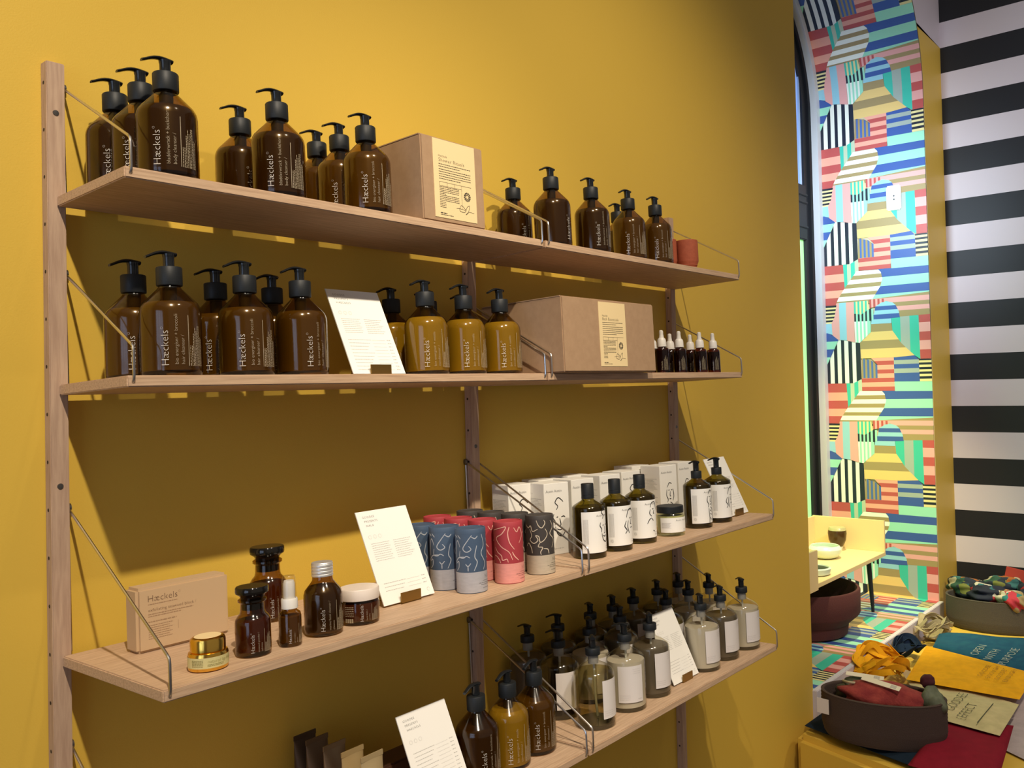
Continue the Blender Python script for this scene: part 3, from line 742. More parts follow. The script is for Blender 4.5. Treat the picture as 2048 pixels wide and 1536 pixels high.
# ------------------------------------------------------------------ leaning price cards on brass feet
def make_card(title, rows, W=.107, Hh=.160, lean=24.5):
    e = empty('price_card')
    t = R_(lean)
    def P(x, z, off=0): return (x, z*math.sin(t)-off*math.cos(t), .003+z*math.cos(t)+off*math.sin(t)*0)
    vs = [P(-W/2, 0), P(W/2, 0), P(W/2, Hh), P(-W/2, Hh), P(-W/2, 0, -.0022), P(W/2, 0, -.0022), P(W/2, Hh, -.0022), P(-W/2, Hh, -.0022)]
    fs = [(0, 1, 2, 3), (7, 6, 5, 4), (0, 4, 5, 1), (1, 5, 6, 2), (2, 6, 7, 3), (3, 7, 4, 0)]
    sheet_ = link('card_sheet', mesh(vs, fs), PAPER, e)
    g = [mv(text2d(s, .0052, 1.25), -W/2+.010+.0016*i, Hh-.012-.0075*i) for i, s in enumerate(title)]
    link('heading_print', mesh([P(x, z, .0003) for x, z in mul(*g)[0]], mul(*g)[1]), BINK, sheet_)
    y = Hh-.045; L = []
    for i in range(3):
        cx = -W/2+.014+.010*i; L.append(stroke([(cx+.003*math.cos(a), y+.003*math.sin(a)) for a in [k*PI/4 for k in range(9)]], .0004))
    y -= .012
    if rows[0]:
        for k in range(rows[0]):
            L.append(words(-W/2+.012, y-.0037*k, -.004-.003*(k % 2), .0008, k)); L.append(words(.004, y-.0037*k, W/2-.012-.004*(k % 3), .0008, k+20))
        y -= .0037*rows[0]+.010
    else: y = Hh-.044
    n = rows[1]; y0 = min(y, .016+.0062*n)
    for k in range(n):
        yy = y0-.0062*k
        L.append(words(-W/2+.012, yy, .004-.004*((k*5) % 4), .0009, k+40)); L.append(rect2d(.006, yy-.0002, W/2-.020, yy+.0001)); L.append(words(W/2-.016, yy, W/2-.008, .0012, k+60))
    L.append(stroke([(W/2-.010+.003*math.cos(a), .010+.003*math.sin(a)) for a in [k*PI/4 for k in range(8)]], .0005))
    G = mul(*L); link('body_print', mesh([P(x, z, .0003) for x, z in G[0]], G[1]), LINK, sheet_)
    bm = bmesh.new(); box_bm(bm, -.021, .021, -.0035, -.0010, 0, .0180, .0004); box_bm(bm, -.021, .021, -.0035, .062, 0, .0014)
    link('brass_foot', bm2me(bm), BRASS, e)
    # brace behind
    link('back_brace', mesh([(-.012, .060, .001), (.012, .060, .001), (.012, .043, .085), (-.012, .043, .085), (-.012, .062, .001), (.012, .062, .001), (.012, .045, .085), (-.012, .045, .085)], [(0, 1, 2, 3), (7, 6, 5, 4), (0, 4, 5, 1), (2, 6, 7, 3), (1, 5, 6, 2), (3, 7, 4, 0)]), BRASS, e)
    return e
for title, rows, s, x, u, rz, label in [
 (('GOODEE', 'PRESENTS', 'HAECKELS'), (8, 10), 2, .427, .158, 0, 'white leaning price card between brown and yellow filled bottles on the second shelf'),
 (('GOODEE', 'PRESENTS', 'NALA'), (9, 3), 3, .455, .188, 0, 'bright white leaning card between the white lidded jar and the blue tubes'),
 (('GOODEE', 'PRESENTS', 'AUSTIN', 'AUSTIN'), (9, 6), 3, 1.542, .212, 0, 'white leaning card at the right end of the third shelf behind the pump bottles'),
 (('GOODEE', 'PRESENTS', 'FRAMA'), (9, 5), 4, 1.234, .232, 0, 'white leaning card standing among the clear pump bottles of the lowest right shelf'),
 (('GOODEE', 'PRESENTS', 'HAECKELS'), (0, 13), 4, .492, .236, 0, 'white leaning price card on the lowest shelf, left of the three amber bottles')]:
    e = make_card(title, rows); tag(e, label, 'price card', 'leaning price cards'); put(e, s, x, u, R_(-rz))

# ------------------------------------------------------------------ kraft boxes
def label_sheet(W, Hh, name, big):
    """cream label content in (x, z), origin at the lower left"""
    g = [mv(text2d('Hæckels', .060*W), .12*W, Hh*.775), mv(text2d(name, .092*W if big else .092*W, 1.1), .12*W, Hh*.715)]
    z = Hh*.68
    for k in range(7): g.append(words(.12*W, z-.030*Hh*k-(.006*Hh if k > 1 else 0), (.88-.25*(k in (1, 6)))*W, .010*W, k))
    z = Hh*.455; g.append(rect2d(.12*W, z, .88*W, z+.004*W))
    for a in (.12, .30, .48): g.append(rect2d(a*W, z-.05*Hh, a*W+.004*W, z))
    g.append(rect2d(.12*W, z-.05*Hh, .64*W, z-.05*Hh+.004*W)); g.append(rect2d(.64*W, .16*Hh, .64*W+.004*W, z))
    for k in range(13): g.append(words(.12*W, z-.065*Hh-.0215*Hh*k, (.58 if k < 9 and k != 4 else .26)*W, .009*W, k+30))
    for a in range(12):                                       # round seal
        g.append(mv(rect2d(.030*W, -.006*W, .080*W, .007*W), .775*W, .325*Hh, a*PI/6))
        g.append(mv(rect2d(.06*W, -.012*W, .082*W, .004*W), .775*W, .325*Hh, a*PI/6+.25))
    g.append(stroke([(.5*W, .15*Hh), (.60*W, .155*Hh), (.72*W, .15*Hh), (.62*W, .20*Hh), (.58*W, .13*Hh), (.70*W, .12*Hh), (.76*W, .19*Hh), (.82*W, .21*Hh), (.78*W, .12*Hh), (.72*W, .09*Hh), (.80*W, .13*Hh), (.93*W, .125*Hh)], .008*W, 8))
    g.append(words(.12*W, .055*Hh, .28*W, .014*W, 2)); g.append(words(.12*W, .035*Hh, .42*W, .010*W, 3))
    return mul(*g)
def kraft_box(name, label, s, x0, x1, u0, u1, h, lab, title):
    e = empty(name); tag(e, label, 'box'); e.matrix_world = SM(s) @ Matrix.Translation((0, 0, .0003))
    b = link('box_body', box(x0, x1, -u1, -u0, 0, h, .0022), KRAFT, e)
    bm = bmesh.new(); box_bm(bm, x0-.0006, x0+.004, -u1+.004, -u0-.003, h-.0012, h+.0006)
    link('lid_flap', bm2me(bm), KRAFT, e)
    lx, lz, W, Hh = lab
    l = link('paper_label', box(lx, lx+W, -u1-.0008, -u1-.0001, lz, lz+Hh), CREAMP, e)
    g = label_sheet(W, Hh, title, True)
    link('label_print', mesh([(lx+x, -u1-.0011, lz+z) for x, z in g[0]], g[1]), BINK, l)
kraft_box('tall_kraft_box', 'tall brown kraft box with a large cream label on the top left shelf', 1, .492, .640, .030, .199, .1475, (.518, .008, .100, .137), 'Shower Rituals')
kraft_box('wide_kraft_box', 'wide brown kraft box overhanging the second shelf, narrow cream label in front', 2, .817, 1.140, .012, .232, .150, (.935, .011, .094, .134), 'Bath Essentials')
e = link('small_kraft_box', box(-.066, .066, -.018, .018, 0, .088, .004), KRAFTL); tag(e, 'small light brown kraft carton with rounded top edge at far left of the third shelf', 'box')
put(e, 3, .124, .078, R_(-1))
g = mul(mv(text2d('Hæckels°', .0125), -.052, .068), mv(text2d('exfoliating seaweed block /', .0062), -.051, .0545))
link('brand_print', mesh([(x, -.0184, z) for x, z in g[0]], g[1]), KINK, e)
g = mul(words(-.051, .064, -.010, .0008, 1), words(-.051, .0505, .012, .0009, 2), words(-.051, .0475, -.005, .0009, 3), words(-.051, .040, -.012, .0012, 4), *[words(-.051, .0355-.003*k, -.018-.004*(k % 2), .0007, k+5) for k in range(7)], rect2d(-.010, .024, -.0096, .036))
link('small_print', mesh([(x, -.0184, z) for x, z in g[0]], g[1]), mat('soft_brown_ink', (.36, .22, .12), .7), e)
e = link('dark_brown_box', box(-.10, .10, -.028, .028, 0, .045, .003), mat('dark_brown_card', (.085, .035, .018), .6)); tag(e, 'low dark brown box behind the price card on the lowest left shelf', 'box')
put(e, 4, .500, .075, R_(0))

# ------------------------------------------------------------------ dropper bottles
DB = [(0, 0), (.0155, 0), (.0168, .0015), (.0170, .004), (.0170, .0555), (.0150, .0605), (.0098, .0630), (.0094, .0655)]
e0_ = empty('dropper_bottle')
link('glass_body', lathe(DB, 28), glass('dark_amber_glass', (.35, .13, .03)), e0_); link('contents', lathe(inner(DB, .055), 24), mat('dark_oil', (.03, .013, .006), .3), e0_)
link('dropper_cap', lathe([(.0105, .0640), (.0112, .0645), (.0112, .0675), (.0106, .0680), (.0110, .0685), (.0105, .0800), (.0092, .0835), (.0062, .0855)], 28), WPLAS, e0_)
link('rubber_bulb', lathe([(.0066, .0850), (.0058, .0880), (.0050, .0950), (.0052, .0990), (.0048, .1025), (.0030, .1045), (0, .1052)], 24), mat('white_rubber', (.72, .69, .64), .55), e0_)
g = mul(mv(text2d('Hæckels', .0062), .002, .008, PI/2), *[mv(words(0, 0, .026+.004*(k % 3), .0006, k), .006+.0022*k, .008, PI/2) for k in range(5)])
link('brand_print', on_cyl(g, .0170), INKD, e0_)
GD = 'dropper bottles at the right end of the second shelf'
for x, u, label in [(1.516, .166, 'rightmost white topped dropper bottle'), (1.443, .169, 'front dropper bottle second from the right'), (1.354, .163, 'front dropper bottle third from the right in the front row'),
                    (1.278, .161, 'front dropper bottle nearest the wide kraft box'), (1.486, .115, 'back row dropper bottle seen between the two rightmost front ones'),
                    (1.394, .111, 'back row dropper bottle in the middle of the group'), (1.314, .110, 'back row dropper bottle half hidden beside the wide kraft box edge'), ]:
    o = first(e0_); tag(o, label, 'dropper bottle', GD); put(o, 2, x, u, camdir(2, x, u)-.1)

# ------------------------------------------------------------------ terracotta cups
me = lathe([(0, 0), (.0165, 0), (.0215, .0035), (.0280, .0190), (.0287, .0215), (.0290, .0730), (.0284, .0740), (.0268, .0740), (.0262, .0730), (.0252, .010), (0, .008)], 40, True, 30)
for i, (x, u, label) in enumerate([(1.405, .160, 'front terracotta cup at the right of the top right shelf'), (1.352, .130, 'rear terracotta cup half hidden behind the last amber bottle')]):
    o = link('terracotta_cup', me, TERRA if i == 0 else None); tag(o, label, 'cup', 'terracotta cups'); put(o, 1, x, u)

# ------------------------------------------------------------------ small things on the third shelf, left
def apoth(R, H, x, u, label, frac):
    e = empty('stoppered_jar'); tag(e, label, 'jar', 'stoppered amber jars')
    k = H/.09
    prof = [(0, 0), (R*.90, 0), (R*.98, .0015), (R, .004), (R, .043*k), (R*.97, .047*k), (R*.86, .051*k), (R*.72, .0545*k), (R*.68, .058*k), (R*.66, .068*k), (R*.80, .0705*k), (R*.80, .073*k), (R*.66, .075*k)]
    link('glass_body', lathe(prof, 40), AMBER, e)
    link('contents', lathe(inner(prof, .046*k), 32), mat('red_brown_powder', (.13, .028, .016), .5), e)
    link('stopper', lathe([(R*.60, .060*k), (R*.64, .0745*k), (R*.70, .078*k), (R*.92, .0815*k), (R*.94, .084*k), (R*.93, .0885*k), (R*.88, .090*k), (0, .090*k)], 40), mat('black_glass', (.008, .007, .006), .08), e)
    sc = R/.0388*1.05; a, b, c = haeck_print(R, .006, .030*k, 'seaweed powder /', 'exfoliate', sc*.85)
    l = link('brand_print', on_cyl(a, R), INK, e); link('small_print', on_cyl(mul(b, c), R), INKD, l)
    put(e, 3, x, u); l.rotation_euler.z = camdir(3, x, u)+math.asin(frac)
apoth(.0228, .0900, .144, .236, 'small stoppered amber jar standing near the front edge beside the spray bottle', -.02)
apoth(.0274, .1130, .266, .078, 'taller stoppered amber jar standing at the back against the yellow wall', .2)
# spray bottle
e = empty('spray_bottle'); tag(e, 'slim amber spray bottle with white and clear cap between the jars', 'bottle')
SB = [(0, 0), (.0138, 0), (.0149, .0015), (.0151, .004), (.0151, .040), (.0140, .0445), (.0095, .0480), (.0090, .0510)]
link('glass_body', lathe(SB, 30), AMBER, e); link('contents', lathe(inner(SB, .040), 26), mat('golden_oil', (.20, .12, .02), .3), e)
link('spray_collar', lathe([(.0100, .0500), (.0110, .0505), (.0110, .0620), (.0102, .0640)], 30), WPLAS, e)
link('nozzle', lathe([(.0075, .062), (.0080, .072), (.0078, .084), (.0065, .088), (0, .088)], 20), WPLAS, e)
link('clear_cap', lathe([(.0094, .0640), (.0092, .0860), (.0086, .0925), (.0075, .0945), (0, .0950)], 30), glass('clear_plastic', (.93, .92, .90), .25), e)
a, b, c = haeck_print(.0151, .005, .026, 'oil complex /', 'serum', .42); l = link('brand_print', on_cyl(a, .0151), INK, e); link('small_print', on_cyl(mul(b, c), .0151), INKD, l)
put(e, 3, .196, .242); l.rotation_euler.z = camdir(3, .196, .242)
# silver capped bottle
e = empty('capped_bottle'); tag(e, 'round shouldered amber bottle with ridged silver screw cap', 'bottle')
CBp = [(0, 0), (.0225, 0), (.0262, .003), (.0271, .009), (.0272, .050), (.0268, .057), (.0250, .063), (.0165, .0735), (.0145, .0765), (.0140, .084)]
link('glass_body', lathe(CBp, 40), AMBER, e); link('contents', lathe(inner(CBp, .068), 34), LIQ, e)
pr = [(.0146, .0820)]
for k in range(4): pr += [(.0152, .0826+.0046*k), (.0152, .0850+.0046*k), (.0145, .0858+.0046*k)]
pr += [(.0150, .1005), (.0142, .1018), (0, .1020)]
link('screw_cap', lathe(pr, 36, True, 25), mat('aluminium_cap', (.80, .79, .77), .42, .7), e)
a, b, c = haeck_print(.0272, .008, .042, 'marine facial cleanser /', 'cleanse', .68); l = link('brand_print', on_cyl(a, .0272), INK, e); link('small_print', on_cyl(mul(b, c), .0272), INKD, l)
put(e, 3, .258, .231); l.rotation_euler.z = camdir(3, .258, .231)-.02
# white lidded jar
e = empty('lidded_jar'); tag(e, 'squat amber jar with a white screw lid right of the silver capped bottle', 'jar')
JB = [(0, 0), (.0262, 0), (.0284, .002), (.0290, .006), (.0290, .030), (.0280, .0345), (.0265, .037)]
link('glass_body', lathe(JB, 40), AMBER, e); link('contents', lathe(inner(JB, .031), 34), mat('red_brown_balm', (.16, .05, .03), .5), e)
link('lid', lathe([(.0280, .0355), (.0295, .0358), (.0297, .0370), (.0297, .0505), (.0288, .0520), (0, .0524)], 44), mat('warm_white_lid', (.80, .70, .62), .4), e)
a, b, c = haeck_print(.0290, .006, .024, 'facial balm /', 'soothe', .52); l = link('brand_print', on_cyl(a, .0290), INK, e)
bar = [rect2d(-.026+.0011*k, .005, -.026+.0011*k+(.0007 if k % 3 else .0004), .011) for k in range(12)]+[words(-.026, .014+.0026*k, -.012, .0008, k) for k in range(6)]
link('small_print', on_cyl(mul(b, c, *bar), .0290), INKD, l)
put(e, 3, .327, .223); l.rotation_euler.z = camdir(3, .327, .223)+.12
# gold jar
e = empty('gold_jar'); tag(e, 'small shiny gold jar with pale label near the front left corner of the third shelf', 'jar')
link('jar_body', lathe([(0, 0), (.0215, 0), (.0236, .0015), (.0241, .004), (.0241, .0195), (.0232, .0222), (.0205, .0232)], 44), GOLD, e)
link('lid', lathe([(.0205, .0232), (.0212, .0238), (.0212, .0360), (.0205, .0385), (.0188, .0398), (.0175, .0405), (0, .0405)], 44), GOLD, e)
l = link('top_sticker', lathe([(0, .0406), (.0162, .0406), (.0160, .0409), (0, .0409)], 36), CREAMP, e)
l = link('paper_label', on_cyl(patch(-PI*.0241, PI*.0241, .0052, .0182, 48), .0241, .0003), mat('pale_green_label', (.62, .56, .26), .5), e)
link('label_print', on_cyl(mul(mv(text2d('natural ligi Haeckels', .0056), .000, .0118), *[words(-.020, .015-.0018*k, -.005, .0007, k) for k in range(5)], *[words(.0, .0095-.0016*k, .020, .0006, k) for k in range(2)]), .0241, .0006), mat('olive_ink', (.25, .22, .06), .6), l)
put(e, 3, .078, .241); l.rotation_euler.z = camdir(3, .078, .241)+R_(-2)

# ------------------------------------------------------------------ squeeze tubes on the lowest left shelf
def squeeze(col, rough, x, u, rz, label):
    n = 28; vs, fs = [], []; H_ = .120
    for z, a, b in [(.018, .015, .015), (.020, .0185, .0185), (.035, .0192, .0180), (.060, .0200, .0150), (.085, .0208, .0095), (.105, .0213, .0040), (.112, .0215, .0012), (H_, .0215, .0010)]:
        for i in range(n):
            t = 2*PI*i/n; vs.append((a*math.cos(t), b*math.sin(t), z))
    for k in range(7):
        for i in range(n): j = (i+1) % n; fs.append((k*n+i, k*n+j, (k+1)*n+j, (k+1)*n+i))
    fs += [tuple(range(n))[::-1], tuple(7*n+i for i in range(n))]
    e = empty('squeeze_tube'); tag(e, label, 'squeeze tube', 'metallic squeeze tubes standing on their caps')
    m = mat('tube_foil_%d' % int(col[0]*1000), col, rough, .35)
    b_ = link('tube_body', mesh(vs, fs, True, 60), m, e)
    link('crimp', box(-.0216, .0216, -.0012, .0012, .1125, H_+.0004), m, b_)
    link('cap', lathe([(0, 0), (.0170, 0), (.0178, .001), (.0175, .018), (0, .0185)], 28), PUMPC, e)
    g = mv(text2d('Hæckels', .010), .004, .045, PI/2); link('brand_print', mesh([(x_, -.0178+.0001*(z_-.05) if z_ < .05 else -.0175+(z_-.05)*.2, z_) for x_, z_ in g[0]], g[1]), BINK, b_)
    put(e, 4, x, u, R_(rz))
for i, (u, col, ro) in enumerate([(.024, (.085, .055, .032), .45), (.058, (.15, .10, .055), .40), (.105, (.28, .20, .11), .36), (.152, (.46, .33, .15), .32), (.195, (.50, .38, .20), .34)]):
    squeeze(col, ro, .364+(.004 if i > 3 else 0), u, 2, ['darkest brown squeeze tube, rearmost by the wall', 'dark brown squeeze tube second from the wall', 'bronze squeeze tube in the middle of the row', 'gold squeeze tube second from the shelf edge', 'pale gold squeeze tube nearest the shelf edge'][i])

# ------------------------------------------------------------------ niche table and things in the niche
PLY = mat('pale_yellow_ply', (.80, .62, .30), .55, spec=.3)
e = empty('display_table', (0, 0, 0)); tag(e, 'small pale yellow plywood display table with raised sides standing in the niche', 'table')
TX0, TX1, TY0, TY1, TZ = 2.56, 3.68, .14, .50, .674
link('table_top', box(TX0, TX1, TY0, TY1, TZ-.018, TZ, .001), PLY, e)
link('side_panel', box(TX1-.012, TX1, TY0, TY1, TZ, .823, .001), PLY, e)
link('back_panel', box(TX0, TX1-.012, TY1-.012, TY1, TZ, .820, .001), PLY, e)
link('front_lip', box(TX0, 2.866, TY0-.010, TY0+.002, TZ-.02, .815, .001), PLY, e)
for x, y in ((3.61, .20), (3.61, .46), (2.63, .20), (2.63, .46)):
    l = link('leg', mesh(*tube([(x, y, TZ-.018), (x+(.04 if x > 3 else -.04), y, ZN+.03)], .0085, 12, rads=[.0125, .009]), True), PUMPC, e)
    link('leg_foot', mesh(*tube([(x+(.04 if x > 3 else -.04), y, ZN+.028), (x+(.042 if x > 3 else -.042), y, ZN+.0035)], .008, 12), True), PUMPC, l)
o = link('white_bowl', lathe([(0, 0), (.055, 0), (.085, .012), (.102, .035), (.104, .055), (.092, .072), (.088, .074), (.086, .071), (.095, .054), (.092, .036), (.05, .012), (0, .010)], 44), mat('bowl_glaze', (.66, .76, .62), .25)); tag(o, 'round white bowl on the pale yellow table', 'bowl'); o.location = (3.40, .325, TZ); o.scale = (.72, .72, .80)
o = empty('brown_glass_cup', (3.60, .345, TZ)); tag(o, 'brown cup with white foot and pale rim behind the white bowl', 'cup'); o.scale = (.74, .74, .95)
link('cup_body', lathe([(.030, .020), (.041, .028), (.055, .055), (.060, .088), (.058, .105), (.050, .118), (.046, .118), (.050, .100), (.050, .06), (.02, .03)], 40), mat('brown_glaze', (.06, .03, .008), .2), o)
link('cup_foot', lathe([(0, 0), (.030, 0), (.034, .022), (.030, .024)], 36), mat('bowl_glaze', (.66, .76, .62), .25), o)
link('cup_rim', lathe([(.0585, .104), (.0555, .112), (.0505, .1185), (.0465, .1185)], 36), mat('rim_glaze', (.45, .42, .20), .25), o)
o = empty('lidded_dish', (3.05, .22, TZ)); tag(o, 'low white dish with dark contents at the front left of the yellow table', 'dish')
link('dish_body', lathe([(0, 0), (.050, 0), (.060, .006), (.064, .028), (.056, .032), (.054, .026), (0, .020)], 40), mat('bowl_glaze', (.66, .76, .62), .25), o)
link('contents', lathe([(0, .021), (.053, .027), (.04, .031), (0, .033)], 36), mat('dark_green_stuff', (.03, .035, .012), .6), o)
FELT = mat('maroon_felt', (.075, .018, .016), .9, bump=.4, bscale=300)
o = link('maroon_felt_bin', lathe([(0, 0), (.165, 0), (.182, .010), (.188, .055), (.232, .095), (.238, .105), (.240, .200), (.236, .206), (.226, .206), (.224, .19), (.222, .10), (.175, .05), (.165, .012), (0, .010)], 56), FELT)
tag(o, 'wide maroon felt bin on the patterned sill under the yellow table', 'bin'); o.location = (3.17, .330, ZN+.001)

# ------------------------------------------------------------------ bench
bm = bmesh.new(); pg = [(2.29, -.0195), (2.06, -.82), (X3-.002, -.82), (X3-.002, -.0195)]
lo_ = [bm.verts.new((x, y, 0)) for x, y in pg]; hi_ = [bm.verts.new((x, y, ZB)) for x, y in pg]
bm.faces.new(lo_[::-1]); bm.faces.new(hi_)
for k in range(4): bm.faces.new((lo_[k], lo_[(k+1) % 4], hi_[(k+1) % 4], hi_[k]))
bm.normal_update(); bmesh.ops.bevel(bm, geom=[e for e in bm.edges if e.verts[0].co.z > .2 and e.verts[1].co.z > .2 or abs(e.verts[0].co.z-e.verts[1].co.z) > .1], offset=.022, segments=4, affect='EDGES')
o = link('display_bench', bm2me(bm, True, 50), YELLOW); tag(o, 'low yellow painted bench with rounded edge below the niche', 'bench')
def slab(name, corners, z0, th, m, label, cat, sub=14, wav=.003, seed=1, rnd=.5):
    """soft flat fabric slab over four corners (x,y)"""
    rn = random.Random(seed); N = sub; a, b, c, d = [Vector((x, y, 0)) for x, y in corners]; top, bot = [], []
    ph = [rn.uniform(0, 6) for _ in range(6)]
    for j in range(N+1):
        for i in range(N+1):
            s, t = i/N, j/N
            p = (a*(1-s)+b*s)*(1-t)+(d*(1-s)+c*s)*t
            e_ = min(s, 1-s, t, 1-t)*N/1.6; k = min(1, e_)**.5
            wv = wav*(math.sin(9*s+ph[0]+3*t)+math.sin(13*t+ph[1]-4*s)+.6*math.sin(23*s*t+ph[2]))
            top.append((p.x, p.y, z0+th*.5+th*.5*k+wv*k)); bot.append((p.x, p.y, z0+th*.45*(1-k)))
    V = top+bot; M = (N+1)**2; F = []
    for j in range(N):
        for i in range(N):
            q = j*(N+1)+i; F.append((q, q+1, q+N+2, q+N+1)); F.append((M+q, M+q+N+1, M+q+N+2, M+q+1))
    edge = [i for i in range(N+1)]+[j*(N+1)+N for j in range(1, N+1)]+[N*(N+1)+i for i in range(N-1, -1, -1)]+[j*(N+1) for j in range(N-1, 0, -1)]
    for k in range(len(edge)): p_, q_ = edge[k], edge[(k+1) % len(edge)]; F.append((q_, p_, M+p_, M+q_))
    o = link(name, mesh(V, F, True, 60), m); tag(o, label, cat); return o
def fab(name, c, c2=None): return mat(name, c, .9, spec=.15, noise=(c2 or tuple(x*.85 for x in c), 25, (1, 1, 1)), bump=.5, bscale=900)
def strap_loops(parent, name, paths, wd, m, th=.0022):
    for pts in paths:
        P = spline(pts, 8); vs, fs = [], []
        for i, p in enumerate(P):
            t = (P[min(i+1, len(P)-1)]-P[max(i-1, 0)]).normalized(); a = i*.12
            side = t.cross(Vector((0, 0, 1)))
            side = side.normalized() if side.length > .05 else Vector((1, 0, 0))
            up = side.cross(t).normalized(); s2 = side*math.cos(a*.45)+up*math.sin(a*.45); n2 = t.cross(s2).normalized()
            for sx, sn in ((-1, -1), (1, -1), (1, 1), (-1, 1)): vs.append(p+s2*sx*wd/2+n2*sn*th/2)
        for i in range(len(P)-1):
            for k in range(4): j = (k+1) % 4; fs.append((4*i+k, 4*i+j, 4*i+4+j, 4*i+4+k))
        fs += [(3, 2, 1, 0), tuple(4*(len(P)-1)+k for k in range(4))]
        o = link(name, mesh(vs, fs, True, 50), m, parent)
# folded dark mat under the basket
slab('folded_dark_throw', [(2.335, -.035), (2.190, -.550), (2.55, -.60), (2.75, -.045)], ZB+.002, .030, fab('navy_felt', (.010, .022, .040)), 'dark navy folded throw under the oval basket, its rolled end by the wall corner', 'throw', wav=.0015)
slab('red_cloth', [(2.60, -.42), (2.16, -.44), (2.12, -.69), (2.655, -.625)], ZB+.030, .030, fab('crimson_fabric', (.24, .010, .025)), 'crimson folded cloth under the natural tote bag', 'cloth', wav=.001, seed=3)
slab('white_sheet', [(2.66, -.42), (2.42, -.80), (3.35, -.80), (3.4, -.42)], ZB+.001, .012, fab('white_cotton', (.50, .43, .42)), 'pale cotton sheet at the lower right corner of the bench', 'sheet', wav=.002, seed=9)
nat = slab('natural_tote', [(2.960, -.150), (2.52, -.400), (2.48, -.623), (2.80, -.612)], ZB+.062, .012, fab('natural_canvas', (.60, .50, .27)), 'natural canvas tote bag with black hand lettering, under the yellow one', 'tote bag', seed=4)
yel = slab('yellow_tote', [(3.262, -.165), (2.80, -.230), (2.81, -.612), (3.13, -.600)], ZB+.076, .012, fab('golden_canvas', (.86, .40, .012)), 'golden yellow canvas tote bag with small black lettering', 'tote bag', seed=5)
blu = slab('blue_tote', [(3.56, -.130), (3.345, -.165), (3.16, -.600), (3.70, -.62)], ZB+.036, .040, fab('teal_canvas', (.018, .095, .15), (.014, .07, .13)), 'dark blue tote bag printed with pale lettering in front of the grey basket', 'tote bag', seed=6)
def lay_text(parent, name, s, o_, ux, uy, size, m, sq=1.0):
    g = text2d(s, size, 1, sq); ux = Vector(ux); uy = Vector(uy); o_ = Vector(o_)
    link(name, mesh([o_+ux*x+uy*y for x, y in g[0]], g[1]), m, parent)
dx, dy = Vector((.80, -.12, 0)).normalized(), Vector((.45, .89, 0)).normalized()
tx = Vector((.60, .80, .0)); ty = Vector((-.80, .60, .0))
# lettering is read from the far side of the bench, lines stacked towards the right
EX, EY = (1, 0, 0), (0, 1, 0)
for i, t_ in enumerate(('OPEN', 'WITH', 'PURPOSE')): lay_text(blu, 'lettering', t_, (3.235-.035*i, -.370-.060*i, ZB+.0835), EX, EY, .046, mat('pale_print', (.45, .45, .36), .8), 1.35)
for i, t_ in enumerate(('GOODEE', 'ENOUGH', 'GOODEE', 'ENOUGH')): lay_text(yel, 'lettering', t_, (2.945-.004*i, -.455-.030*i, ZB+.0945), EX, EY, .024, mat('brown_print', (.28, .12, .01), .8), 1.6)
for i, t_ in enumerate(('GOODEE', 'EFFECT')): lay_text(nat, 'lettering', t_, (2.585-.045*i, -.455-.052*i, ZB+.0795), EX, EY, .046, mat('dark_print', (.05, .045, .03), .8), 1.0)
g = rect2d(0, 0, .21, .003); link('lettering', mesh([Vector((2.52, -.548, ZB+.0795))+Vector((x, y, 0)) for x, y in g[0]], g[1]), MC['dark_print'], nat)
rn = random.Random(5)
def loops(cx, cy, z, n, r, seed, hz=.05):
    rn = random.Random(seed); out = []
    for k in range(n):
        a0 = rn.uniform(0, 6); pts = []
        for i in range(7):
            a = a0+i*.9; rr = r*rn.uniform(.5, 1.1); pts.append((cx+rr*math.cos(a), cy+rr*.7*math.sin(a), z+hz*abs(math.sin(i*1.1+a0))*rn.uniform(.5, 1)))
        out.append(pts)
    return out
strap_loops(yel, 'strap', loops(2.93, -.085, ZB+.040, 9, .150, 2, .095), .023, MC['golden_canvas'])
strap_loops(blu, 'strap', loops(3.27, -.085, ZB+.035, 5, .085, 6, .06), .034, fab('navy_strap', (.012, .025, .055)))
bei = slab('beige_tote', [(3.84, -.045), (3.60, -.045), (3.60, -.120), (3.80, -.120)], ZB+.004, .030, fab('beige_canvas', (.42, .35, .20)), 'beige canvas tote bag with tangled straps beside the white sill edge', 'tote bag', seed=8)
strap_loops(bei, 'strap', loops(3.64, -.080, ZB+.035, 7, .11, 11, .085), .020, MC['beige_canvas'])

# ------------------------------------------------------------------ baskets and textiles
def oval_basket(name, cx, cy, z, ax, by, h, rot, m, label, th=.010):
    n = 64; vs, fs = [], []; rows = 26
    prof = [(0, 0, 0)]+[(.93+.07*min(1, k/8)**.5+.0*k, h*k/rows, 1) for k in range(rows+1)]
    out = []
    for f, zz, o_ in prof[1:]:
        wob = .0009*math.cos(zz/h*rows*PI)  # coil ridges
        out.append((f, zz, wob))
    inn = [(f, zz, -th) for f, zz, _ in out[::-1]]
    allp = out+[(out[-1][0], h+.003, -th*.5)]+inn[:-1]+[(out[0][0], .012, -th)]
    for f, zz, o_ in allp:
        for i in range(n):
            a = 2*PI*i/n; vs.append(((ax*f+o_)*math.cos(a), (by*f+o_)*math.sin(a), zz))
    L = len(allp)
    for k in range(L-1):
        for i in range(n): j = (i+1) % n; fs.append((k*n+i, k*n+j, (k+1)*n+j, (k+1)*n+i))
    fs += [tuple(range(n))[::-1], tuple((L-1)*n+i for i in range(n))]
    o = link(name, mesh(vs, fs, True, 60), m); tag(o, label, 'basket', 'oval rope baskets'); o.location = (cx, cy, z); o.rotation_euler.z = R_(rot); return o
BX, BY, BZ = 2.355, -.300, ZB+.033
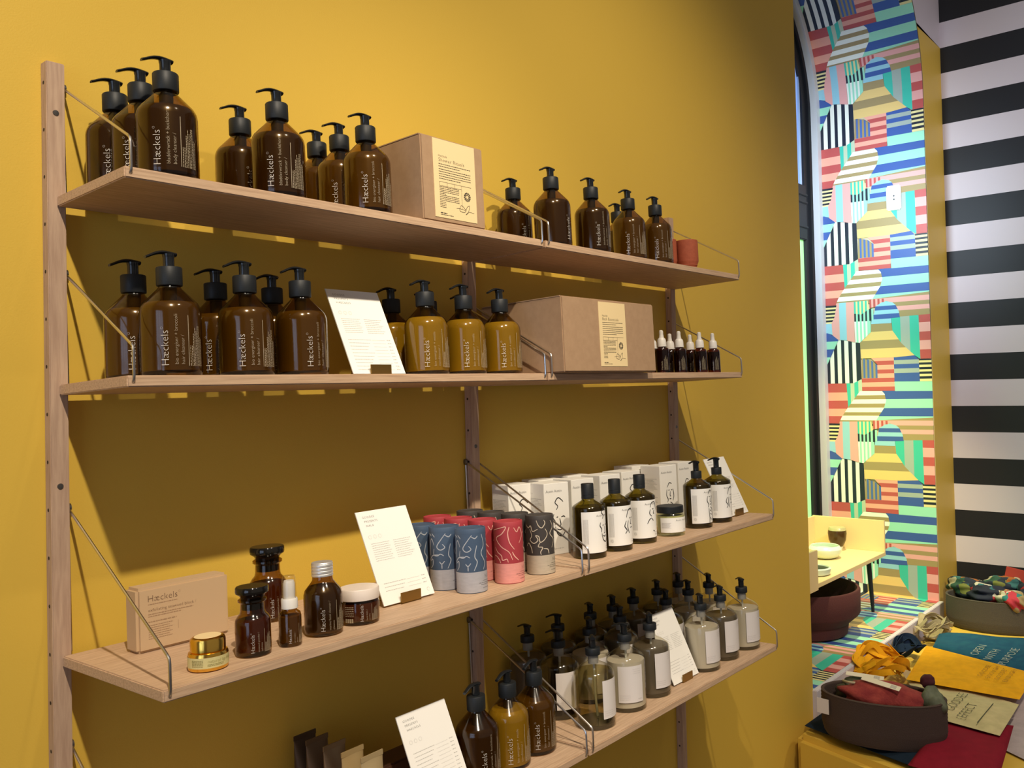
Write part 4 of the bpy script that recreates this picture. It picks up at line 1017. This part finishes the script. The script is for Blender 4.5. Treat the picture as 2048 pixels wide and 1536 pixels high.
b1 = oval_basket('oval_basket', BX, BY, BZ, .195, .118, .140, -76, mat('brown_rope', (.055, .034, .026), .9, bump=.6, bscale=500), 'dark brown oval rope basket full of folded textiles at the front of the bench')
o = link('white_tag', box(-.021, .021, -.0006, .0006, -.024, .024), PAPERG, b1); o.location = Vector((-.180, -.070, .100)); o.rotation_euler.z = R_(-20)
b2 = oval_basket('oval_basket', 4.040, -.285, ZB+.002, .250, .165, .145, -72, mat('grey_rope', (.075, .062, .045), .9, bump=.6, bscale=500), 'grey oval rope basket of floral scarves against the striped wall')
def cushion(name, c, r, rot, m, label, cat, seed, amp=.18, n=3):
    bm = bmesh.new(); bmesh.ops.create_icosphere(bm, subdivisions=4, radius=1); rn = random.Random(seed); ph = [(rn.uniform(1, 5), rn.uniform(1, 5), rn.uniform(1, 5), rn.uniform(0, 6)) for _ in range(8)]
    for v in bm.verts:
        p = v.co.copy(); d = 0
        for a, b, c_, f in ph: d += math.sin(a*p.x*1.6+b*p.y*1.6+c_*p.z*1.6+f)
        v.co = p*(1+amp*d/4+amp*.22*math.sin(6.5*p.x+2.1*math.sin(4*p.y+seed)+seed)+amp*.14*math.sin(9*p.y-5*p.x+seed*2)); v.co = Vector((math.copysign(abs(v.co.x)**.8, v.co.x)*r[0], math.copysign(abs(v.co.y)**.8, v.co.y)*r[1], v.co.z*r[2]))
    me = bm2me(bm, True, 80); o = link(name, me, m); o.location = c; o.rotation_euler = (R_(rot[0]), R_(rot[1]), R_(rot[2])); tag(o, label, cat); return o
RP = mat('russet_plush', (.30, .045, .035), .95, noise=((.20, .02, .022), 28, (1, 1, 1)), bump=.8, bscale=160)
c1 = cushion('russet_blanket', (BX-.006, BY-.010, BZ+.128), (.140, .068, .050), (0, 0, -76), RP, 'crumpled russet red plush blanket lying in the brown oval basket', 'blanket', 3, .13)
GV = mat('green_velvet', (.035, .045, .022), .9, noise=((.10, .09, .05), 30, (1, 1, 1)), bump=.5, bscale=200)
c2 = cushion('green_scarf', (BX+.045, BY+.105, BZ+.112), (.075, .045, .042), (0, 0, -20), GV, 'dark green rolled scarf with cream edging behind the russet blanket', 'scarf', 5)
c3 = cushion('dark_scarf', (BX+.072, BY-.010, BZ+.108), (.095, .026, .030), (0, 0, -76), mat('dark_brown_cloth', (.035, .018, .014), .9, noise=((.015, .018, .014), 40, (1, 1, 1))), 'dark brown and green scarf along the far side of the oval basket', 'scarf', 6)
c4 = cushion('sage_cloth', (BX+.035, BY-.145, BZ+.128), (.050, .040, .046), (0, 20, 30), mat('sage_fabric', (.12, .14, .085), .7, noise=((.05, .055, .025), 20, (1, 1, 1))), 'sage and olive knotted cloth at the right end of the oval basket', 'cloth', 8)
c5 = cushion('maroon_pouch', (BX+.065, BY-.125, BZ+.185), (.022, .022, .022), (0, 0, 10), mat('maroon_velvet', (.055, .006, .012), .9), 'small maroon velvet pouch sticking up at the right end of the oval basket', 'pouch', 9, .08)
link('hem', mesh(*tube(spline([(BX+.02-c2.location.x, BY+.14-c2.location.y, .038), (BX-.02-c2.location.x, BY+.10-c2.location.y, .050), (BX+.0-c2.location.x, BY+.06-c2.location.y, .050), (BX+.06-c2.location.x, BY+.045-c2.location.y, .045)], 6), .004, 8), True), mat('cream_hem', (.45, .40, .26), .9), c2).rotation_euler.z = R_(20)
TAGM = mat('tag_card', (.72, .68, .52), .6)
def ribbon_tag(p0, p1, wd, label):
    p0, p1 = Vector(p0), Vector(p1); t = (p1-p0).normalized(); s = t.cross(Vector((0, 0, 1))).normalized(); up = s.cross(t).normalized(); s = (s*.85-up*.52).normalized(); n = t.cross(s).normalized()
    vs = [p+s*k*wd/2+n*q*.0006 for p in (p0, p1) for k in (-1, 1) for q in (-1, 1)]
    fs = [(0, 1, 3, 2), (4, 6, 7, 5), (0, 4, 5, 1), (2, 3, 7, 6), (0, 2, 6, 4), (1, 5, 7, 3)]
    o = link('price_tag', mesh(vs, fs), TAGM); tag(o, label, 'price tag', 'paper price tags in the basket')
    g = mul(*[rect2d(.0022*k, 0, .0022*k+.0012, .7) for k in range(9)])
    q0 = p1-t*.032
    for off in (n*.0009, -n*.0009):
        pass
    link('barcode', mesh([q0+t*x+s*(y-.35)*wd+n*sg*.0009 for sg in (1,) for x, y in g[0]]+[q0+t*x+s*(y-.35)*wd-n*.0009 for x, y in g[0]], g[1]+[tuple(i+len(g[0]) for i in f) for f in g[1]]), GINK, o)
ribbon_tag((BX-.030, BY+.055, BZ+.190), (BX-.050, BY-.075, BZ+.182), .018, 'long pale price tag lying on the russet blanket')
ribbon_tag((BX+.035, BY+.135, BZ+.172), (BX+.060, BY+.015, BZ+.168), .016, 'long pale price tag lying on the dark green scarf')
FL = mat('floral_dark', (.012, .022, .038), .85)
def floral(name, base, cols, scale):
    m = mat(name, base, .85); nt = m.node_tree; b = nt.nodes['Principled BSDF']; tc = nt.nodes.new('ShaderNodeTexCoord')
    v = nt.nodes.new('ShaderNodeTexVoronoi'); v.inputs['Scale'].default_value = scale; nz = nt.nodes.new('ShaderNodeTexNoise'); nz.inputs['Scale'].default_value = 12
    mx = nt.nodes.new('ShaderNodeVectorMath'); mx.operation = 'MULTIPLY_ADD'; mx.inputs[1].default_value = (.08, .08, .08)
    nt.links.new(tc.outputs['Object'], nz.inputs['Vector']); nt.links.new(nz.outputs['Color'], mx.inputs[0]); nt.links.new(tc.outputs['Object'], mx.inputs[2]); nt.links.new(mx.outputs[0], v.inputs['Vector'])
    cr = nt.nodes.new('ShaderNodeValToRGB'); cr.color_ramp.interpolation = 'CONSTANT'; sep = nt.nodes.new('ShaderNodeSeparateColor')
    nt.links.new(v.outputs['Color'], sep.inputs[0]); nt.links.new(sep.outputs[0], cr.inputs[0])
    for i, (p, c) in enumerate(cols):
        el = cr.color_ramp.elements[i] if i < 2 else cr.color_ramp.elements.new(p); el.position = p; el.color = (*c, 1)
    nt.links.new(cr.outputs[0], b.inputs['Base Color']); return m
F1 = floral('floral_scarf_a', (.02, .03, .05), [(0, (.012, .020, .035)), (.45, (.02, .07, .045)), (.62, (.14, .15, .03)), (.74, (.33, .10, .015)), (.86, (.38, .36, .24)), (.95, (.03, .12, .12))], 26)
F2 = floral('floral_scarf_b', (.02, .03, .05), [(0, (.010, .014, .03)), (.72, (.02, .10, .12)), (.86, (.35, .02, .03)), (.93, (.55, .50, .42))], 32)
F3 = floral('floral_scarf_c', (.02, .03, .05), [(0, (.45, .03, .05)), (.4, (.55, .50, .40)), (.6, (.02, .16, .16)), (.8, (.30, .22, .10))], 26)
for i, (x, y, z, r, rt, m, label) in enumerate([
 (4.095, -.110, .155, (.070, .100, .050), (0, 0, -40), F1, 'green and orange floral scarf at the left end of the grey basket'),
 (4.015, -.225, .155, (.085, .085, .045), (0, 0, -60), F2, 'navy scarf with white dots in the middle of the grey basket'),
 (4.110, -.275, .180, (.090, .070, .045), (0, 0, -50), F1, 'dark floral scarf piled at the back of the grey basket against the stripes'),
 (3.950, -.350, .150, (.060, .075, .045), (0, 10, -60), F3, 'red and cream floral scarf hanging over the front rim of the grey basket'),
 (4.050, -.435, .165, (.080, .080, .050), (0, 0, -60), F2, 'navy scarf with turquoise flashes at the right edge of the photo')]):
    cushion('floral_scarf', (x, y, ZB+z), r, rt, m, label, 'scarf', 20+i, .22)['group'] = 'scarves in the grey basket'
o = link('orange_card', box(-.045, .045, -.004, .004, -.035, .035, .002), mat('orange_red', (.40, .045, .025), .6)); o.location = (4.16, -.320, ZB+.225); o.rotation_euler = (R_(0), R_(12), R_(-78)); tag(o, 'orange red booklet propped among the floral scarves', 'booklet')
# remove leftover prototype markers
for o in list(bpy.data.objects):
    if 'proto' in o: del o['proto']
